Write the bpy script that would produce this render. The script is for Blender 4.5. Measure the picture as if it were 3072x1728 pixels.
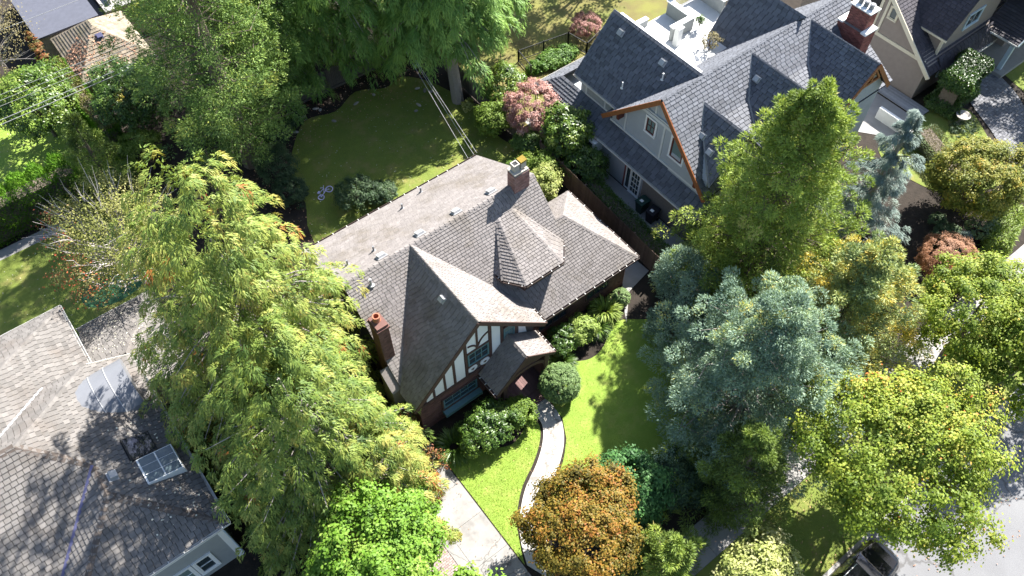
import bpy, math, random
import numpy as np
from mathutils import Matrix, Vector
rad = math.radians
random.seed(7)
S = bpy.context.scene
for o in list(bpy.data.objects):
    bpy.data.objects.remove(o)

# ------------------------------------------------------------------ camera
# world axes: X runs along the street, Y runs up the lots, Z up; metres
CAM_H = 40.0
HEAD = rad(52.3)          # heading measured from +X
PITCH = rad(55.5)         # below the horizon
_fh = np.array([math.cos(HEAD), math.sin(HEAD), 0.0])
_rt = np.array([math.sin(HEAD), -math.cos(HEAD), 0.0])
_fw = _fh * math.cos(PITCH) + np.array([0, 0, -math.sin(PITCH)])
_up = _fh * math.sin(PITCH) + np.array([0, 0, math.cos(PITCH)])
CAMP = np.array([0, 0, CAM_H])
cd = bpy.data.cameras.new('camera')
cam = bpy.data.objects.new('camera', cd)
S.collection.objects.link(cam)
cam.matrix_world = Matrix(((_rt[0], _up[0], -_fw[0], 0), (_rt[1], _up[1], -_fw[1], 0),
                           (_rt[2], _up[2], -_fw[2], CAM_H), (0, 0, 0, 1)))
cd.sensor_width = 36.0
cd.lens = 28.0
cd.clip_start = 0.5
cd.clip_end = 2000
S.camera = cam

# ------------------------------------------------------------------ light
SUN_DIR = Vector((0.91, 0.235, 0.93)).normalized()     # towards the sun
sun_el = math.asin(SUN_DIR.z)
sun_az = math.atan2(SUN_DIR.x, SUN_DIR.y)
W = bpy.data.worlds.new('World')
S.world = W
W.use_nodes = True
nt = W.node_tree
bg = nt.nodes['Background']
sky = nt.nodes.new('ShaderNodeTexSky')
sky.sky_type = 'NISHITA'
sky.sun_disc = False
sky.sun_elevation = sun_el
sky.sun_rotation = sun_az
nt.links.new(sky.outputs[0], bg.inputs[0])
bg.inputs[1].default_value = 0.07
ld = bpy.data.lights.new('sun', 'SUN')
ld.energy = 4.8
ld.angle = rad(0.55)
ld.color = (1.0, 0.965, 0.91)
sl = bpy.data.objects.new('sun', ld)
S.collection.objects.link(sl)
sl.rotation_euler = SUN_DIR.to_track_quat('Z', 'Y').to_euler()
S.view_settings.view_transform = 'Standard'
S.view_settings.look = 'None'
S.view_settings.exposure = 1.9
S.view_settings.gamma = 1.0
S.view_settings.use_curve_mapping = False
S.render.engine = 'CYCLES'
S.cycles.max_bounces = 6
S.cycles.transparent_max_bounces = 4

COL = S.collection

# ------------------------------------------------------------------ materials
def lin(c):
    return tuple(((v / 12.92) if v <= .04045 else ((v + .055) / 1.055) ** 2.4) for v in c)

def mat(name, col, rough=0.8, noise=0.0, nscale=3.0, col2=None, bump=0.0, bscale=20.0, metal=0.0, tint=0.0,
        spec=0.3, detail=6.0, patch=None, pscale=0.6, pamt=0.5, crack=0.0):
    """col base colour; noise mixes col2 by fine noise; tint: strength of the per-piece 'tint' attribute;
    patch: a third colour in large soft-edged stains"""
    m = bpy.data.materials.new(name)
    m.use_nodes = True
    n = m.node_tree
    b = n.nodes['Principled BSDF']
    b.inputs['Roughness'].default_value = rough
    b.inputs['Metallic'].default_value = metal
    b.inputs['Specular IOR Level'].default_value = spec
    L = n.links
    tc = n.nodes.new('ShaderNodeTexCoord')
    geo = n.nodes.new('ShaderNodeNewGeometry')
    cur = None
    rgb = n.nodes.new('ShaderNodeRGB')
    rgb.outputs[0].default_value = (*col, 1)
    cur = rgb.outputs[0]
    if noise > 0:
        nz = n.nodes.new('ShaderNodeTexNoise')
        nz.inputs['Scale'].default_value = nscale
        nz.inputs['Detail'].default_value = detail
        L.new(geo.outputs['Position'], nz.inputs['Vector'])
        mr = n.nodes.new('ShaderNodeMapRange')
        mr.inputs[1].default_value = 0.35
        mr.inputs[2].default_value = 0.65
        mr.inputs[3].default_value = 0.0
        mr.inputs[4].default_value = noise
        L.new(nz.outputs[0], mr.inputs[0])
        mx = n.nodes.new('ShaderNodeMixRGB')
        L.new(mr.outputs[0], mx.inputs[0])
        L.new(cur, mx.inputs[1])
        c2 = col2 or tuple(v * .6 for v in col)
        mx.inputs[2].default_value = (*c2, 1)
        cur = mx.outputs[0]
    if patch:
        nz = n.nodes.new('ShaderNodeTexNoise')
        nz.inputs['Scale'].default_value = pscale
        nz.inputs['Detail'].default_value = 5
        nz.inputs['Roughness'].default_value = 0.65
        L.new(geo.outputs['Position'], nz.inputs['Vector'])
        mr = n.nodes.new('ShaderNodeMapRange')
        mr.inputs[1].default_value = 0.5
        mr.inputs[2].default_value = 0.68
        mr.inputs[4].default_value = pamt
        L.new(nz.outputs[0], mr.inputs[0])
        mx = n.nodes.new('ShaderNodeMixRGB')
        L.new(mr.outputs[0], mx.inputs[0])
        L.new(cur, mx.inputs[1])
        mx.inputs[2].default_value = (*patch, 1)
        cur = mx.outputs[0]
    if crack > 0:
        nz = n.nodes.new('ShaderNodeTexNoise')
        nz.inputs['Scale'].default_value = 1.7
        nz.inputs['Detail'].default_value = 6
        L.new(geo.outputs['Position'], nz.inputs['Vector'])
        ad = n.nodes.new('ShaderNodeMixRGB')
        ad.blend_type = 'ADD'
        ad.inputs[0].default_value = .9
        L.new(geo.outputs['Position'], ad.inputs[1])
        L.new(nz.outputs['Color'], ad.inputs[2])
        vo = n.nodes.new('ShaderNodeTexVoronoi')
        vo.feature = 'DISTANCE_TO_EDGE'
        vo.inputs['Scale'].default_value = crack
        L.new(ad.outputs[0], vo.inputs['Vector'])
        mr = n.nodes.new('ShaderNodeMapRange')
        mr.inputs[1].default_value = .004
        mr.inputs[2].default_value = .016
        mr.inputs[3].default_value = .55
        mr.inputs[4].default_value = 0.0
        L.new(vo.outputs['Distance'], mr.inputs[0])
        mx = n.nodes.new('ShaderNodeMixRGB')
        L.new(mr.outputs[0], mx.inputs[0])
        L.new(cur, mx.inputs[1])
        mx.inputs[2].default_value = (.06, .055, .05, 1)
        cur = mx.outputs[0]
    if tint > 0:
        at = n.nodes.new('ShaderNodeAttribute')
        at.attribute_name = 'tint'
        mr = n.nodes.new('ShaderNodeMapRange')
        mr.inputs[3].default_value = 1 - tint
        mr.inputs[4].default_value = 1 + tint
        L.new(at.outputs['Fac'], mr.inputs[0])
        mx = n.nodes.new('ShaderNodeMixRGB')
        mx.blend_type = 'MULTIPLY'
        mx.inputs[0].default_value = 1
        L.new(cur, mx.inputs[1])
        L.new(mr.outputs[0], mx.inputs[2])
        cur = mx.outputs[0]
    L.new(cur, b.inputs['Base Color'])
    if bump > 0:
        nz = n.nodes.new('ShaderNodeTexNoise')
        nz.inputs['Scale'].default_value = bscale
        nz.inputs['Detail'].default_value = 4
        L.new(geo.outputs['Position'], nz.inputs['Vector'])
        bp = n.nodes.new('ShaderNodeBump')
        bp.inputs['Strength'].default_value = bump
        bp.inputs['Distance'].default_value = 0.05
        L.new(nz.outputs[0], bp.inputs['Height'])
        L.new(bp.outputs[0], b.inputs['Normal'])
    return m

def leafmat(name, stops, trans=0.35, rough=0.55, spec=0.25, tfac=(1.15, 1.1, .6)):
    """stops: list of (pos, (r,g,b)) driven by the per-leaf 'tint' attribute"""
    m = bpy.data.materials.new(name)
    m.use_nodes = True
    n = m.node_tree
    L = n.links
    b = n.nodes['Principled BSDF']
    out = n.nodes['Material Output']
    b.inputs['Roughness'].default_value = rough
    b.inputs['Specular IOR Level'].default_value = spec
    at = n.nodes.new('ShaderNodeAttribute')
    at.attribute_name = 'tint'
    cr = n.nodes.new('ShaderNodeValToRGB')
    el = cr.color_ramp.elements
    el[0].position = stops[0][0]
    el[0].color = (*stops[0][1], 1)
    el[1].position = stops[-1][0]
    el[1].color = (*stops[-1][1], 1)
    for p, c in stops[1:-1]:
        e = el.new(p)
        e.color = (*c, 1)
    L.new(at.outputs['Fac'], cr.inputs[0])
    L.new(cr.outputs[0], b.inputs['Base Color'])
    tr = n.nodes.new('ShaderNodeBsdfTranslucent')
    mu = n.nodes.new('ShaderNodeMixRGB')
    mu.blend_type = 'MULTIPLY'
    mu.inputs[0].default_value = 1
    mu.inputs[2].default_value = (*tfac, 1)
    L.new(cr.outputs[0], mu.inputs[1])
    L.new(mu.outputs[0], tr.inputs[0])
    ms = n.nodes.new('ShaderNodeMixShader')
    ms.inputs[0].default_value = trans
    L.new(b.outputs[0], ms.inputs[1])
    L.new(tr.outputs[0], ms.inputs[2])
    L.new(ms.outputs[0], out.inputs[0])
    return m

M = {}
M['soil'] = mat('soil', (.034, .026, .02), .95, .8, 2.5, (.02, .016, .012), .5, 8)
M['ground'] = mat('ground', (.055, .06, .025), .95, .8, .8, (.04, .033, .02), .4, 5)
M['lawn'] = mat('lawn', (.16, .20, .035), .9, .55, 1.1, (.11, .155, .03), .9, 26, patch=(.24, .21, .07), pscale=.7, pamt=.8)
M['lawn_front'] = mat('lawn_front', (.20, .29, .042), .9, .6, 1.3, (.155, .24, .035), .6, 26, patch=(.29, .31, .08), pscale=1.1, pamt=.6)
M['lawn_dry'] = mat('lawn_dry', (.17, .165, .04), .9, .7, .7, (.12, .09, .04), .8, 24, patch=(.12, .15, .03), pscale=.4, pamt=.7)
M['turf'] = mat('turf', (.04, .11, .05), .9, .2, 5)
M['path'] = mat('concrete_path', (.43, .405, .37), .85, .45, 2.2, (.35, .325, .29), .15, 30, patch=(.22, .20, .17), pscale=1.1, pamt=.5, crack=.25)
M['drive'] = mat('driveway_concrete', (.27, .26, .245), .85, .6, .9, (.20, .19, .175), .15, 30, patch=(.14, .13, .12), pscale=1.1, pamt=.6, crack=.38)
M['walk'] = mat('sidewalk', (.30, .29, .275), .88, .5, 1.5, (.22, .21, .2), .15, 30)
M['paver'] = mat('paver', (.30, .23, .21), .85, .3, 3, None, .1, 30, tint=.25)
M['asphalt'] = mat('asphalt', (.17, .17, .175), .85, .4, 1.2, (.13, .13, .135), .25, 60, patch=(.22, .22, .22), pscale=.3, pamt=.6, crack=.2)
M['cobble'] = mat('cobble', (.17, .17, .18), .85, .4, 3, (.10, .10, .11), .2, 30, tint=.35)
M['joint'] = mat('joint', (.09, .085, .08), .9)
M['shingle_brown'] = mat('shingle_brown', (.21, .190, .180), .85, .55, 1.6, (.155, .139, .13), .35, 45, tint=.17, patch=(.115, .095, .07), pscale=.55, pamt=.55, spec=.35)
M['deck_brown'] = mat('deck_brown', (.07, .055, .045), .9)
M['shingle_slate'] = mat('shingle_slate', (.116, .122, .14), .7, .5, 1.3, (.088, .093, .108), .2, 45, tint=.30, spec=.4)
M['deck_slate'] = mat('deck_slate', (.04, .042, .05), .9)
M['shingle_cedar'] = mat('shingle_cedar', (.155, .144, .134), .85, .5, 2.0, (.12, .11, .102), .3, 40, tint=.26, patch=(.12, .10, .085), pscale=.45, pamt=.6, spec=.3)
M['deck_cedar'] = mat('deck_cedar', (.07, .06, .05), .9)
M['shingle_old'] = mat('shingle_old', (.26, .215, .165), .9, .6, 2.5, (.17, .14, .10), .3, 40, tint=.28, patch=(.12, .11, .05), pscale=1.0, pamt=.5)
M['ridge_cedar'] = mat('ridge_cedar', (.105, .085, .072), .9, .5, 3, None, .2, 40, tint=.25)
M['brick'] = mat('brick', (.155, .08, .066), .85, .4, 5, (.10, .055, .048), .2, 60, tint=.4)
M['brick_red'] = mat('brick_red', (.225, .082, .066), .85, .4, 5, (.15, .058, .05), .2, 60, tint=.5)
M['brick_pale'] = mat('brick_pale', (.25, .125, .105), .85, .5, 5, (.33, .25, .22), .2, 60, tint=.35)
M['mortar'] = mat('mortar', (.20, .175, .155), .9, .3, 8)
M['mortar_dark'] = mat('mortar_dark', (.10, .085, .08), .9, .3, 8)
M['timber'] = mat('timber', (.085, .048, .04), .7, .4, 6, None, .2, 30)
M['plaster'] = mat('plaster', (.74, .75, .75), .8, .2, 3, (.66, .67, .67), .1, 60)
M['white'] = mat('white_paint', (.74, .74, .71), .6, .15, 4, (.62, .62, .6))
M['cream'] = mat('cream_paint', (.62, .56, .43), .6, .15, 4)
M['taupe'] = mat('taupe_stucco', (.27, .225, .195), .9, .2, 3, None, .2, 60)
M['grey_wall'] = mat('grey_stucco', (.36, .385, .40), .85, .15, 3, None, .1, 60)
M['grey_siding'] = mat('grey_siding', (.30, .315, .31), .7, .15, 5)
M['batten'] = mat('batten_grey', (.55, .56, .54), .7)
M['orange_wood'] = mat('orange_wood', (.27, .10, .038), .5, .5, 6, (.17, .06, .025), .1, 30)
M['red_wood'] = mat('red_wood', (.11, .03, .022), .5)
M['teal'] = mat('teal_paint', (.10, .20, .22), .55)
M['glass'] = mat('glass', (.03, .045, .05), .06, spec=.6)
M['glass_pale'] = mat('glass_pale', (.15, .21, .20), .12, spec=.6)
M['glass_roof'] = mat('roof_glass', (.07, .10, .11), .15, .5, 2.5, (.14, .16, .16), spec=.6)
M['skyglass'] = mat('sky_glass', (.015, .018, .03), .04, spec=.7)
M['zinc'] = mat('zinc', (.20, .205, .22), .5, .4, 1.5, (.15, .155, .17), metal=.25)
M['metal_grey'] = mat('metal_grey', (.42, .42, .42), .5, .2, 5, metal=.3)
M['gutter_brown'] = mat('gutter_brown', (.10, .07, .06), .5)
M['gutter_white'] = mat('gutter_white', (.60, .59, .56), .5, .4, 3, (.42, .40, .36))
M['valley_blue'] = mat('valley_blue', (.085, .085, .16), .5)
M['shingle_shaded'] = mat('shingle_shaded', (.052, .047, .056), .75, .4, 2.0, (.04, .036, .042), .2, 45, tint=.25, spec=.35)  # taupe house shingles: shade on its roof is put into this darkened colour
M['iron'] = mat('iron', (.015, .016, .018), .5)
M['bark'] = mat('bark', (.16, .13, .105), .9, .6, 6, (.09, .07, .055), .5, 20)
M['bark_grey'] = mat('bark_grey', (.30, .27, .25), .85, .4, 8, (.20, .175, .16), .3, 20)
M['bark_white'] = mat('bark_white', (.52, .47, .45), .8, .4, 8, (.34, .29, .27), .2, 20)
M['fence'] = mat('fence_wood', (.125, .085, .065), .85, .5, 5, (.08, .055, .045), .2, 40, tint=.3)
M['fence_grey'] = mat('fence_grey', (.14, .125, .11), .85, .5, 5, None, .2, 40, tint=.3)
M['deckboard'] = mat('deckboard', (.15, .085, .08), .75, .4, 5, None, .1, 40, tint=.2)
M['greyboard'] = mat('greyboard', (.33, .33, .34), .8, .4, 5, None, .1, 40, tint=.2)
M['deckfloor'] = mat('deck_membrane', (.60, .60, .59), .8, .25, 2, None)
M['terracotta'] = mat('terracotta', (.38, .15, .09), .8, .3, 8)
M['claypot'] = mat('clay_pot', (.42, .39, .33), .8, .4, 8)
M['moss'] = mat('moss', (.24, .17, .03), .95, .5, 10)
M['stone'] = mat('stone', (.36, .33, .30), .9, .4, 4, None, .2, 30, tint=.3)
M['paint_black'] = mat('car_paint', (.008, .008, .011), .12, spec=.6)
M['tyre'] = mat('tyre', (.012, .012, .012), .8)
M['alloy'] = mat('alloy', (.5, .5, .52), .3, metal=.9)
M['silver'] = mat('silver_trim', (.55, .56, .56), .3, metal=.7)
M['bin_green'] = mat('bin_green', (.02, .05, .04), .5)
M['bin_black'] = mat('bin_black', (.02, .02, .025), .45)
M['paper'] = mat('paper_white', (.78, .78, .78), .7)
M['pink'] = mat('pink_plastic', (.55, .25, .42), .5)
M['bike_white'] = mat('bike_white', (.62, .58, .80), .4)
M['ball_orange'] = mat('ball_orange', (.65, .14, .05), .5)
M['wire'] = mat('wire', (.30, .30, .30), .6)
M['lead'] = mat('lead', (.19, .195, .205), .6)
M['blue_pale'] = mat('pale_blue_trim', (.42, .50, .55), .6)
M['flat_roof'] = mat('flat_roof', (.085, .09, .115), .85, .3, 3, None, .2, 60)
M['fallen'] = mat('fallen_leaf', (.40, .22, .14), .9, tint=.5)
M['fallen_pale'] = mat('fallen_leaf_pale', (.55, .52, .40), .9, tint=.4)

# foliage palettes (tint 0..1)
GAIN = {'cedar': 1.6, 'cedar_dark': 2.4, 'yew': 3.0, 'cypress': 2.0, 'blue_cypress': 1.9, 'gold_cypress': 1.6, 'blue_spruce': 1.2, 'maple_green': 1.15, 'maple_turn': 1.5, 'orange': 1.15, 'round': 1.25, 'birch': 1.6, 'shrub': 1.15, 'shrub_dark': 1.6, 'laurel': 1.1, 'pink_maple': 1.5, 'hedge': 1.35, 'emerald': 1.3, 'topiary': 1.4, 'shrub_lime': 1.15}
def LM(k, st, *a, **kw):
    g = GAIN.get(k, 1.0)
    M[k] = leafmat('leaf_' + k, [(p, tuple(min(.6, v * g) for v in c)) for p, c in st], *a, **kw)
LM('cedar', [(0, (.032, .06, .016)), (.4, (.085, .13, .026)), (.72, (.165, .20, .042)), (.9, (.235, .25, .065)), (.94, (.22, .085, .02)), (1, (.19, .075, .02))], .30)
LM('cedar_dark', [(0, (.02, .042, .012)), (.5, (.055, .105, .022)), (1, (.11, .165, .035))], .25)
LM('yew', [(0, (.022, .04, .012)), (.5, (.055, .088, .02)), (.85, (.10, .13, .03)), (1, (.16, .17, .035))], .22)
LM('cypress', [(0, (.035, .052, .016)), (.5, (.10, .142, .027)), (.9, (.185, .225, .045)), (1, (.20, .18, .06))], .30)
LM('blue_cypress', [(0, (.04, .072, .055)), (.5, (.112, .16, .118)), (.85, (.18, .235, .15)), (.93, (.25, .27, .08)), (1, (.26, .22, .06))], .28)
LM('gold_cypress', [(0, (.06, .085, .045)), (.45, (.15, .20, .09)), (.8, (.27, .29, .10)), (1, (.33, .25, .04))], .25)
LM('blue_spruce', [(0, (.05, .07, .06)), (.5, (.13, .175, .155)), (1, (.24, .29, .24))], .12)
LM('maple_green', [(0, (.05, .11, .012)), (.5, (.12, .235, .022)), (1, (.23, .33, .06))], .38)
LM('maple_turn', [(0, (.06, .10, .012)), (.45, (.15, .20, .022)), (.75, (.24, .26, .04)), (.93, (.33, .26, .05)), (1, (.38, .11, .03))], .38)
LM('orange', [(0, (.07, .06, .010)), (.35, (.15, .125, .02)), (.62, (.25, .15, .022)), (.86, (.28, .10, .026)), (1, (.30, .22, .035))], .35)
LM('round', [(0, (.06, .085, .015)), (.5, (.16, .18, .03)), (.85, (.27, .24, .04)), (1, (.38, .24, .03))], .35)
LM('birch', [(0, (.06, .075, .02)), (.5, (.15, .155, .04)), (.9, (.26, .24, .09)), (.96, (.30, .10, .04)), (1, (.28, .06, .03))], .3)
LM('laurel', [(0, (.03, .065, .012)), (.5, (.09, .16, .02)), (.9, (.17, .24, .035)), (1, (.24, .30, .07))], .25, rough=.38, spec=.4)
LM('shrub', [(0, (.02, .045, .012)), (.5, (.06, .12, .02)), (1, (.13, .20, .035))], .28, rough=.4, spec=.45)
LM('shrub_dark', [(0, (.012, .024, .012)), (.5, (.03, .055, .024)), (1, (.06, .09, .035))], .2)
LM('shrub_lime', [(0, (.06, .11, .015)), (.5, (.15, .225, .03)), (1, (.26, .33, .09))], .35)
LM('emerald', [(0, (.02, .055, .018)), (.5, (.045, .12, .035)), (1, (.085, .18, .045))], .3)
LM('topiary', [(0, (.04, .07, .025)), (.5, (.09, .145, .045)), (1, (.17, .225, .09))], .2)
LM('hedge', [(0, (.03, .075, .008)), (.5, (.08, .18, .012)), (1, (.15, .27, .025))], .3)
LM('hedge_top', [(0, (.13, .13, .05)), (.5, (.21, .20, .07)), (1, (.29, .27, .11))], .2)
LM('pink_maple', [(0, (.14, .06, .05)), (.5, (.30, .16, .14)), (1, (.42, .28, .25))], .3)
LM('brown_shrub', [(0, (.15, .06, .025)), (.5, (.30, .14, .065)), (1, (.38, .20, .11))], .3)
LM('red_leaf', [(0, (.07, .09, .02)), (.45, (.16, .11, .03)), (.7, (.22, .07, .03)), (1, (.34, .16, .05))], .35)
LM('bare', [(0, (.12, .10, .05)), (.5, (.22, .19, .09)), (1, (.32, .29, .14))], .3)
LM('ivy', [(0, (.03, .07, .012)), (.5, (.07, .15, .02)), (1, (.12, .21, .03))], .25)
LM('white_spray', [(0, (.20, .25, .06)), (.5, (.37, .41, .12)), (1, (.55, .53, .28))], .35)
LM('bamboo', [(0, (.09, .14, .02)), (.5, (.20, .28, .05)), (1, (.32, .38, .10))], .3)
LM('grass', [(0, (.12, .16, .02)), (.5, (.23, .31, .04)), (1, (.33, .38, .09))], .4)
# ------------------------------------------------------------------ object helpers
ORG = {}
def thing(name, label, cat, loc, group=None):
    o = bpy.data.objects.new(name, None)
    o.empty_display_size = .3
    o.location = loc
    COL.objects.link(o)
    o['label'] = label
    o['category'] = cat
    if group: o['group'] = group
    ORG[o] = Vector(loc)
    return o

def tag(o, label, cat, group=None):
    o['label'] = label
    o['category'] = cat
    if group: o['group'] = group
    return o

def link_mesh(name, me, parent=None, loc=None):
    o = bpy.data.objects.new(name, me)
    COL.objects.link(o)
    if parent is not None:
        o.parent = parent
        ORG[o] = ORG[parent]
    elif loc is not None:
        o.location = loc
        ORG[o] = Vector(loc)
    else:
        ORG[o] = Vector((0, 0, 0))
    return o

class MB:
    def __init__(s):
        s.v = []; s.f = []; s.t = []
    def add(s, vs, fs, tint=.5):
        b = len(s.v)
        s.v.extend([tuple(p) for p in vs])
        for f in fs:
            s.f.append(tuple(b + i for i in f)); s.t.append(tint)
        return s
    def poly(s, pts, tint=.5):
        return s.add(pts, [tuple(range(len(pts)))], tint)
    def prism(s, pts, vec, tint=.5):
        """extrude polygon pts by vec, closed"""
        n = len(pts); v = Vector(vec)
        a = [Vector(p) for p in pts]; b = [p + v for p in a]
        nrm = Vector((0, 0, 0))
        for i in range(n):
            nrm += a[i].cross(a[(i + 1) % n])
        flip = nrm.dot(v) > 0
        fs = []
        top = tuple(range(n)); bot = tuple(range(n, 2 * n))
        if flip:
            fs.append(tuple(reversed(top))); fs.append(bot)
            for i in range(n): fs.append((i, (i + 1) % n, n + (i + 1) % n, n + i))
        else:
            fs.append(top); fs.append(tuple(reversed(bot)))
            for i in range(n): fs.append(((i + 1) % n, i, n + i, n + (i + 1) % n))
        return s.add(a + b, fs, tint)
    def box(s, x0, y0, z0, x1, y1, z1, tint=.5):
        return s.prism([(x0, y0, z0), (x1, y0, z0), (x1, y1, z0), (x0, y1, z0)], (0, 0, z1 - z0), tint)
    def obox(s, o, a, b, c, tint=.5):
        o = Vector(o); a = Vector(a); b = Vector(b)
        return s.prism([o, o + a, o + a + b, o + b], c, tint)
    def beam(s, p, q, w, h, up=(0, 0, 1), tint=.5):
        """bar of width w and height h centred on the segment p-q"""
        p = Vector(p); q = Vector(q); d = (q - p).normalized()
        u = Vector(up); sd = d.cross(u)
        if sd.length < 1e-4: sd = d.cross(Vector((1, 0, 0)))
        sd.normalize(); u = sd.cross(d).normalized()
        return s.prism([p - sd * w / 2 - u * h / 2, p + sd * w / 2 - u * h / 2, p + sd * w / 2 + u * h / 2, p - sd * w / 2 + u * h / 2], q - p, tint)
    def tube(s, pts, r, n=6, tint=.5, cap=True):
        pts = [Vector(p) for p in pts]
        rs = r if isinstance(r, (list, tuple)) else [r] * len(pts)
        ring = []
        vs = []
        for i, p in enumerate(pts):
            d = (pts[min(i + 1, len(pts) - 1)] - pts[max(i - 1, 0)])
            if d.length < 1e-6: d = Vector((0, 0, 1))
            d.normalize()
            a = d.orthogonal().normalized() if i == 0 else (a - d * a.dot(d)).normalized()
            bb = d.cross(a)
            for k in range(n):
                t = 2 * math.pi * k / n
                vs.append(p + (a * math.cos(t) + bb * math.sin(t)) * rs[i])
        fs = []
        for i in range(len(pts) - 1):
            for k in range(n):
                fs.append((i * n + k, i * n + (k + 1) % n, (i + 1) * n + (k + 1) % n, (i + 1) * n + k))
        if cap:
            fs.append(tuple(reversed(range(n)))); fs.append(tuple((len(pts) - 1) * n + k for k in range(n)))
        return s.add(vs, fs, tint)
    def lathe(s, c, prof, n=12, tint=.5):
        c = Vector(c); vs = []; fs = []
        for r, z in prof:
            for k in range(n):
                t = 2 * math.pi * k / n
                vs.append(c + Vector((r * math.cos(t), r * math.sin(t), z)))
        m = len(prof)
        for i in range(m - 1):
            for k in range(n):
                fs.append((i * n + k, i * n + (k + 1) % n, (i + 1) * n + (k + 1) % n, (i + 1) * n + k))
        fs.append(tuple(reversed(range(n)))); fs.append(tuple((m - 1) * n + k for k in range(n)))
        return s.add(vs, fs, tint)
    def mesh(s, name, m, org=(0, 0, 0), smooth=False):
        me = bpy.data.meshes.new(name)
        o = Vector(org)
        me.from_pydata([tuple(Vector(p) - o) for p in s.v], [], s.f)
        if any(abs(t - .5) > 1e-6 for t in s.t):
            a = me.attributes.new('tint', 'FLOAT', 'FACE')
            a.data.foreach_set('value', s.t)
        elif m is not None and m.node_tree and any(n.type == 'ATTRIBUTE' for n in m.node_tree.nodes):
            a = me.attributes.new('tint', 'FLOAT', 'FACE')
            a.data.foreach_set('value', s.t)
        if m: me.materials.append(m)
        if smooth:
            me.polygons.foreach_set('use_smooth', [True] * len(me.polygons))
        return me
    def build(s, name, m, parent=None, loc=None, kind=None, smooth=False, label=None):
        org = ORG[parent] if parent is not None else (loc or (0, 0, 0))
        o = link_mesh(name, s.mesh(name, m, org, smooth), parent, loc)
        if kind: o['kind'] = kind
        if label: o['label'] = label
        return o

def px_of(p):
    """projected size helper: depth along the camera axis and frame position (-1..1)"""
    d = np.array(p) - CAMP
    k = d @ _fw
    return k, (d @ _rt) / k * 28 / 18, (d @ _up) / k * 28 / 18

# ------------------------------------------------------------------ laid pieces (shingles, bricks, pavers)
def frame_of(pts):
    pts = [Vector(p) for p in pts]
    n = Vector((0, 0, 0))
    for i in range(len(pts)):
        n += pts[i].cross(pts[(i + 1) % len(pts)])
    n.normalize()
    if abs(n.z) > .999:
        h = Vector((1, 0, 0))
    else:
        h = Vector((0, 0, 1)).cross(n).normalized()
    s = n.cross(h).normalized()
    return pts[0], h, s, n

def clip_by_rect(poly, x0, y0, x1, y1):
    def cl(ps, ax, val, keep_ge):
        out = []
        m = len(ps)
        for i in range(m):
            a = ps[i]; b = ps[(i + 1) % m]
            ia = (a[ax] >= val) if keep_ge else (a[ax] <= val)
            ib = (b[ax] >= val) if keep_ge else (b[ax] <= val)
            if ia: out.append(a)
            if ia != ib:
                t = (val - a[ax]) / (b[ax] - a[ax])
                out.append((a[0] + (b[0] - a[0]) * t, a[1] + (b[1] - a[1]) * t))
        return out
    for ax, v, g in ((0, x0, True), (0, x1, False), (1, y0, True), (1, y1, False)):
        poly = cl(poly, ax, v, g)
        if len(poly) < 3: return []
    return poly

def area2(ps):
    return abs(sum(ps[i][0] * ps[(i + 1) % len(ps)][1] - ps[(i + 1) % len(ps)][0] * ps[i][1] for i in range(len(ps)))) / 2

def lay(pts, expo, width, tlo=.028, tup=.006, gw=.012, gh=0.0, shift='random', rng=random, jit=.12, wl=None):
    """pieces laid in courses over a planar polygon; returns (full, clipped)"""
    o, h, s, n = frame_of(pts)
    P = [((Vector(p) - o).dot(h), (Vector(p) - o).dot(s)) for p in pts]
    ccw = sum(P[i][0] * P[(i + 1) % len(P)][1] - P[(i + 1) % len(P)][0] * P[i][1] for i in range(len(P))) > 0
    if not ccw: P = P[::-1]
    x0 = min(p[0] for p in P); x1 = max(p[0] for p in P)
    y0 = min(p[1] for p in P); y1 = max(p[1] for p in P)
    full = []; clipped = []
    j = 0
    y = y0
    while y < y1 - 1e-3:
        ye = y + expo
        row = clip_by_rect(P, x0 - 1, y, x1 + 1, ye)
        if len(row) >= 3:
            rx0 = min(p[0] for p in row); rx1 = max(p[0] for p in row)
            off = rng.random() * width if shift == 'random' else (width / 2 if j % 2 else 0)
            i0 = math.floor((rx0 - x0 - off) / width)
            x = x0 + off + i0 * width
            while x < rx1:
                q0, q1 = x + gw / 2, x + width - gw / 2
                c = clip_by_rect(P, q0, y, q1, ye - gh)
                if len(c) >= 3:
                    A = area2(c)
                    fullA = (q1 - q0) * (expo - gh)
                    t = min(1, max(0, rng.gauss(.5, .22)))
                    if A > .985 * fullA:
                        full.append((o + h * q0 + s * y, h, s, n, q1 - q0, expo - gh, t))
                    elif A > .06 * fullA:
                        clipped.append((c, o, h, s, n, y, expo, t))
                x += width
        y = ye
        j += 1
    return full, clipped

def slab_mb(w, e, tlo, tup):
    m = MB()
    b = [(0, 0, 0), (w, 0, 0), (w, e, 0), (0, e, 0)]
    t = [(0, 0, tlo), (w, 0, tlo), (w, e, tup), (0, e, tup)]
    m.add(b + t, [(4, 5, 6, 7), (0, 1, 5, 4), (1, 2, 6, 5), (3, 0, 4, 7), (2, 3, 7, 6)])
    return m

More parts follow.
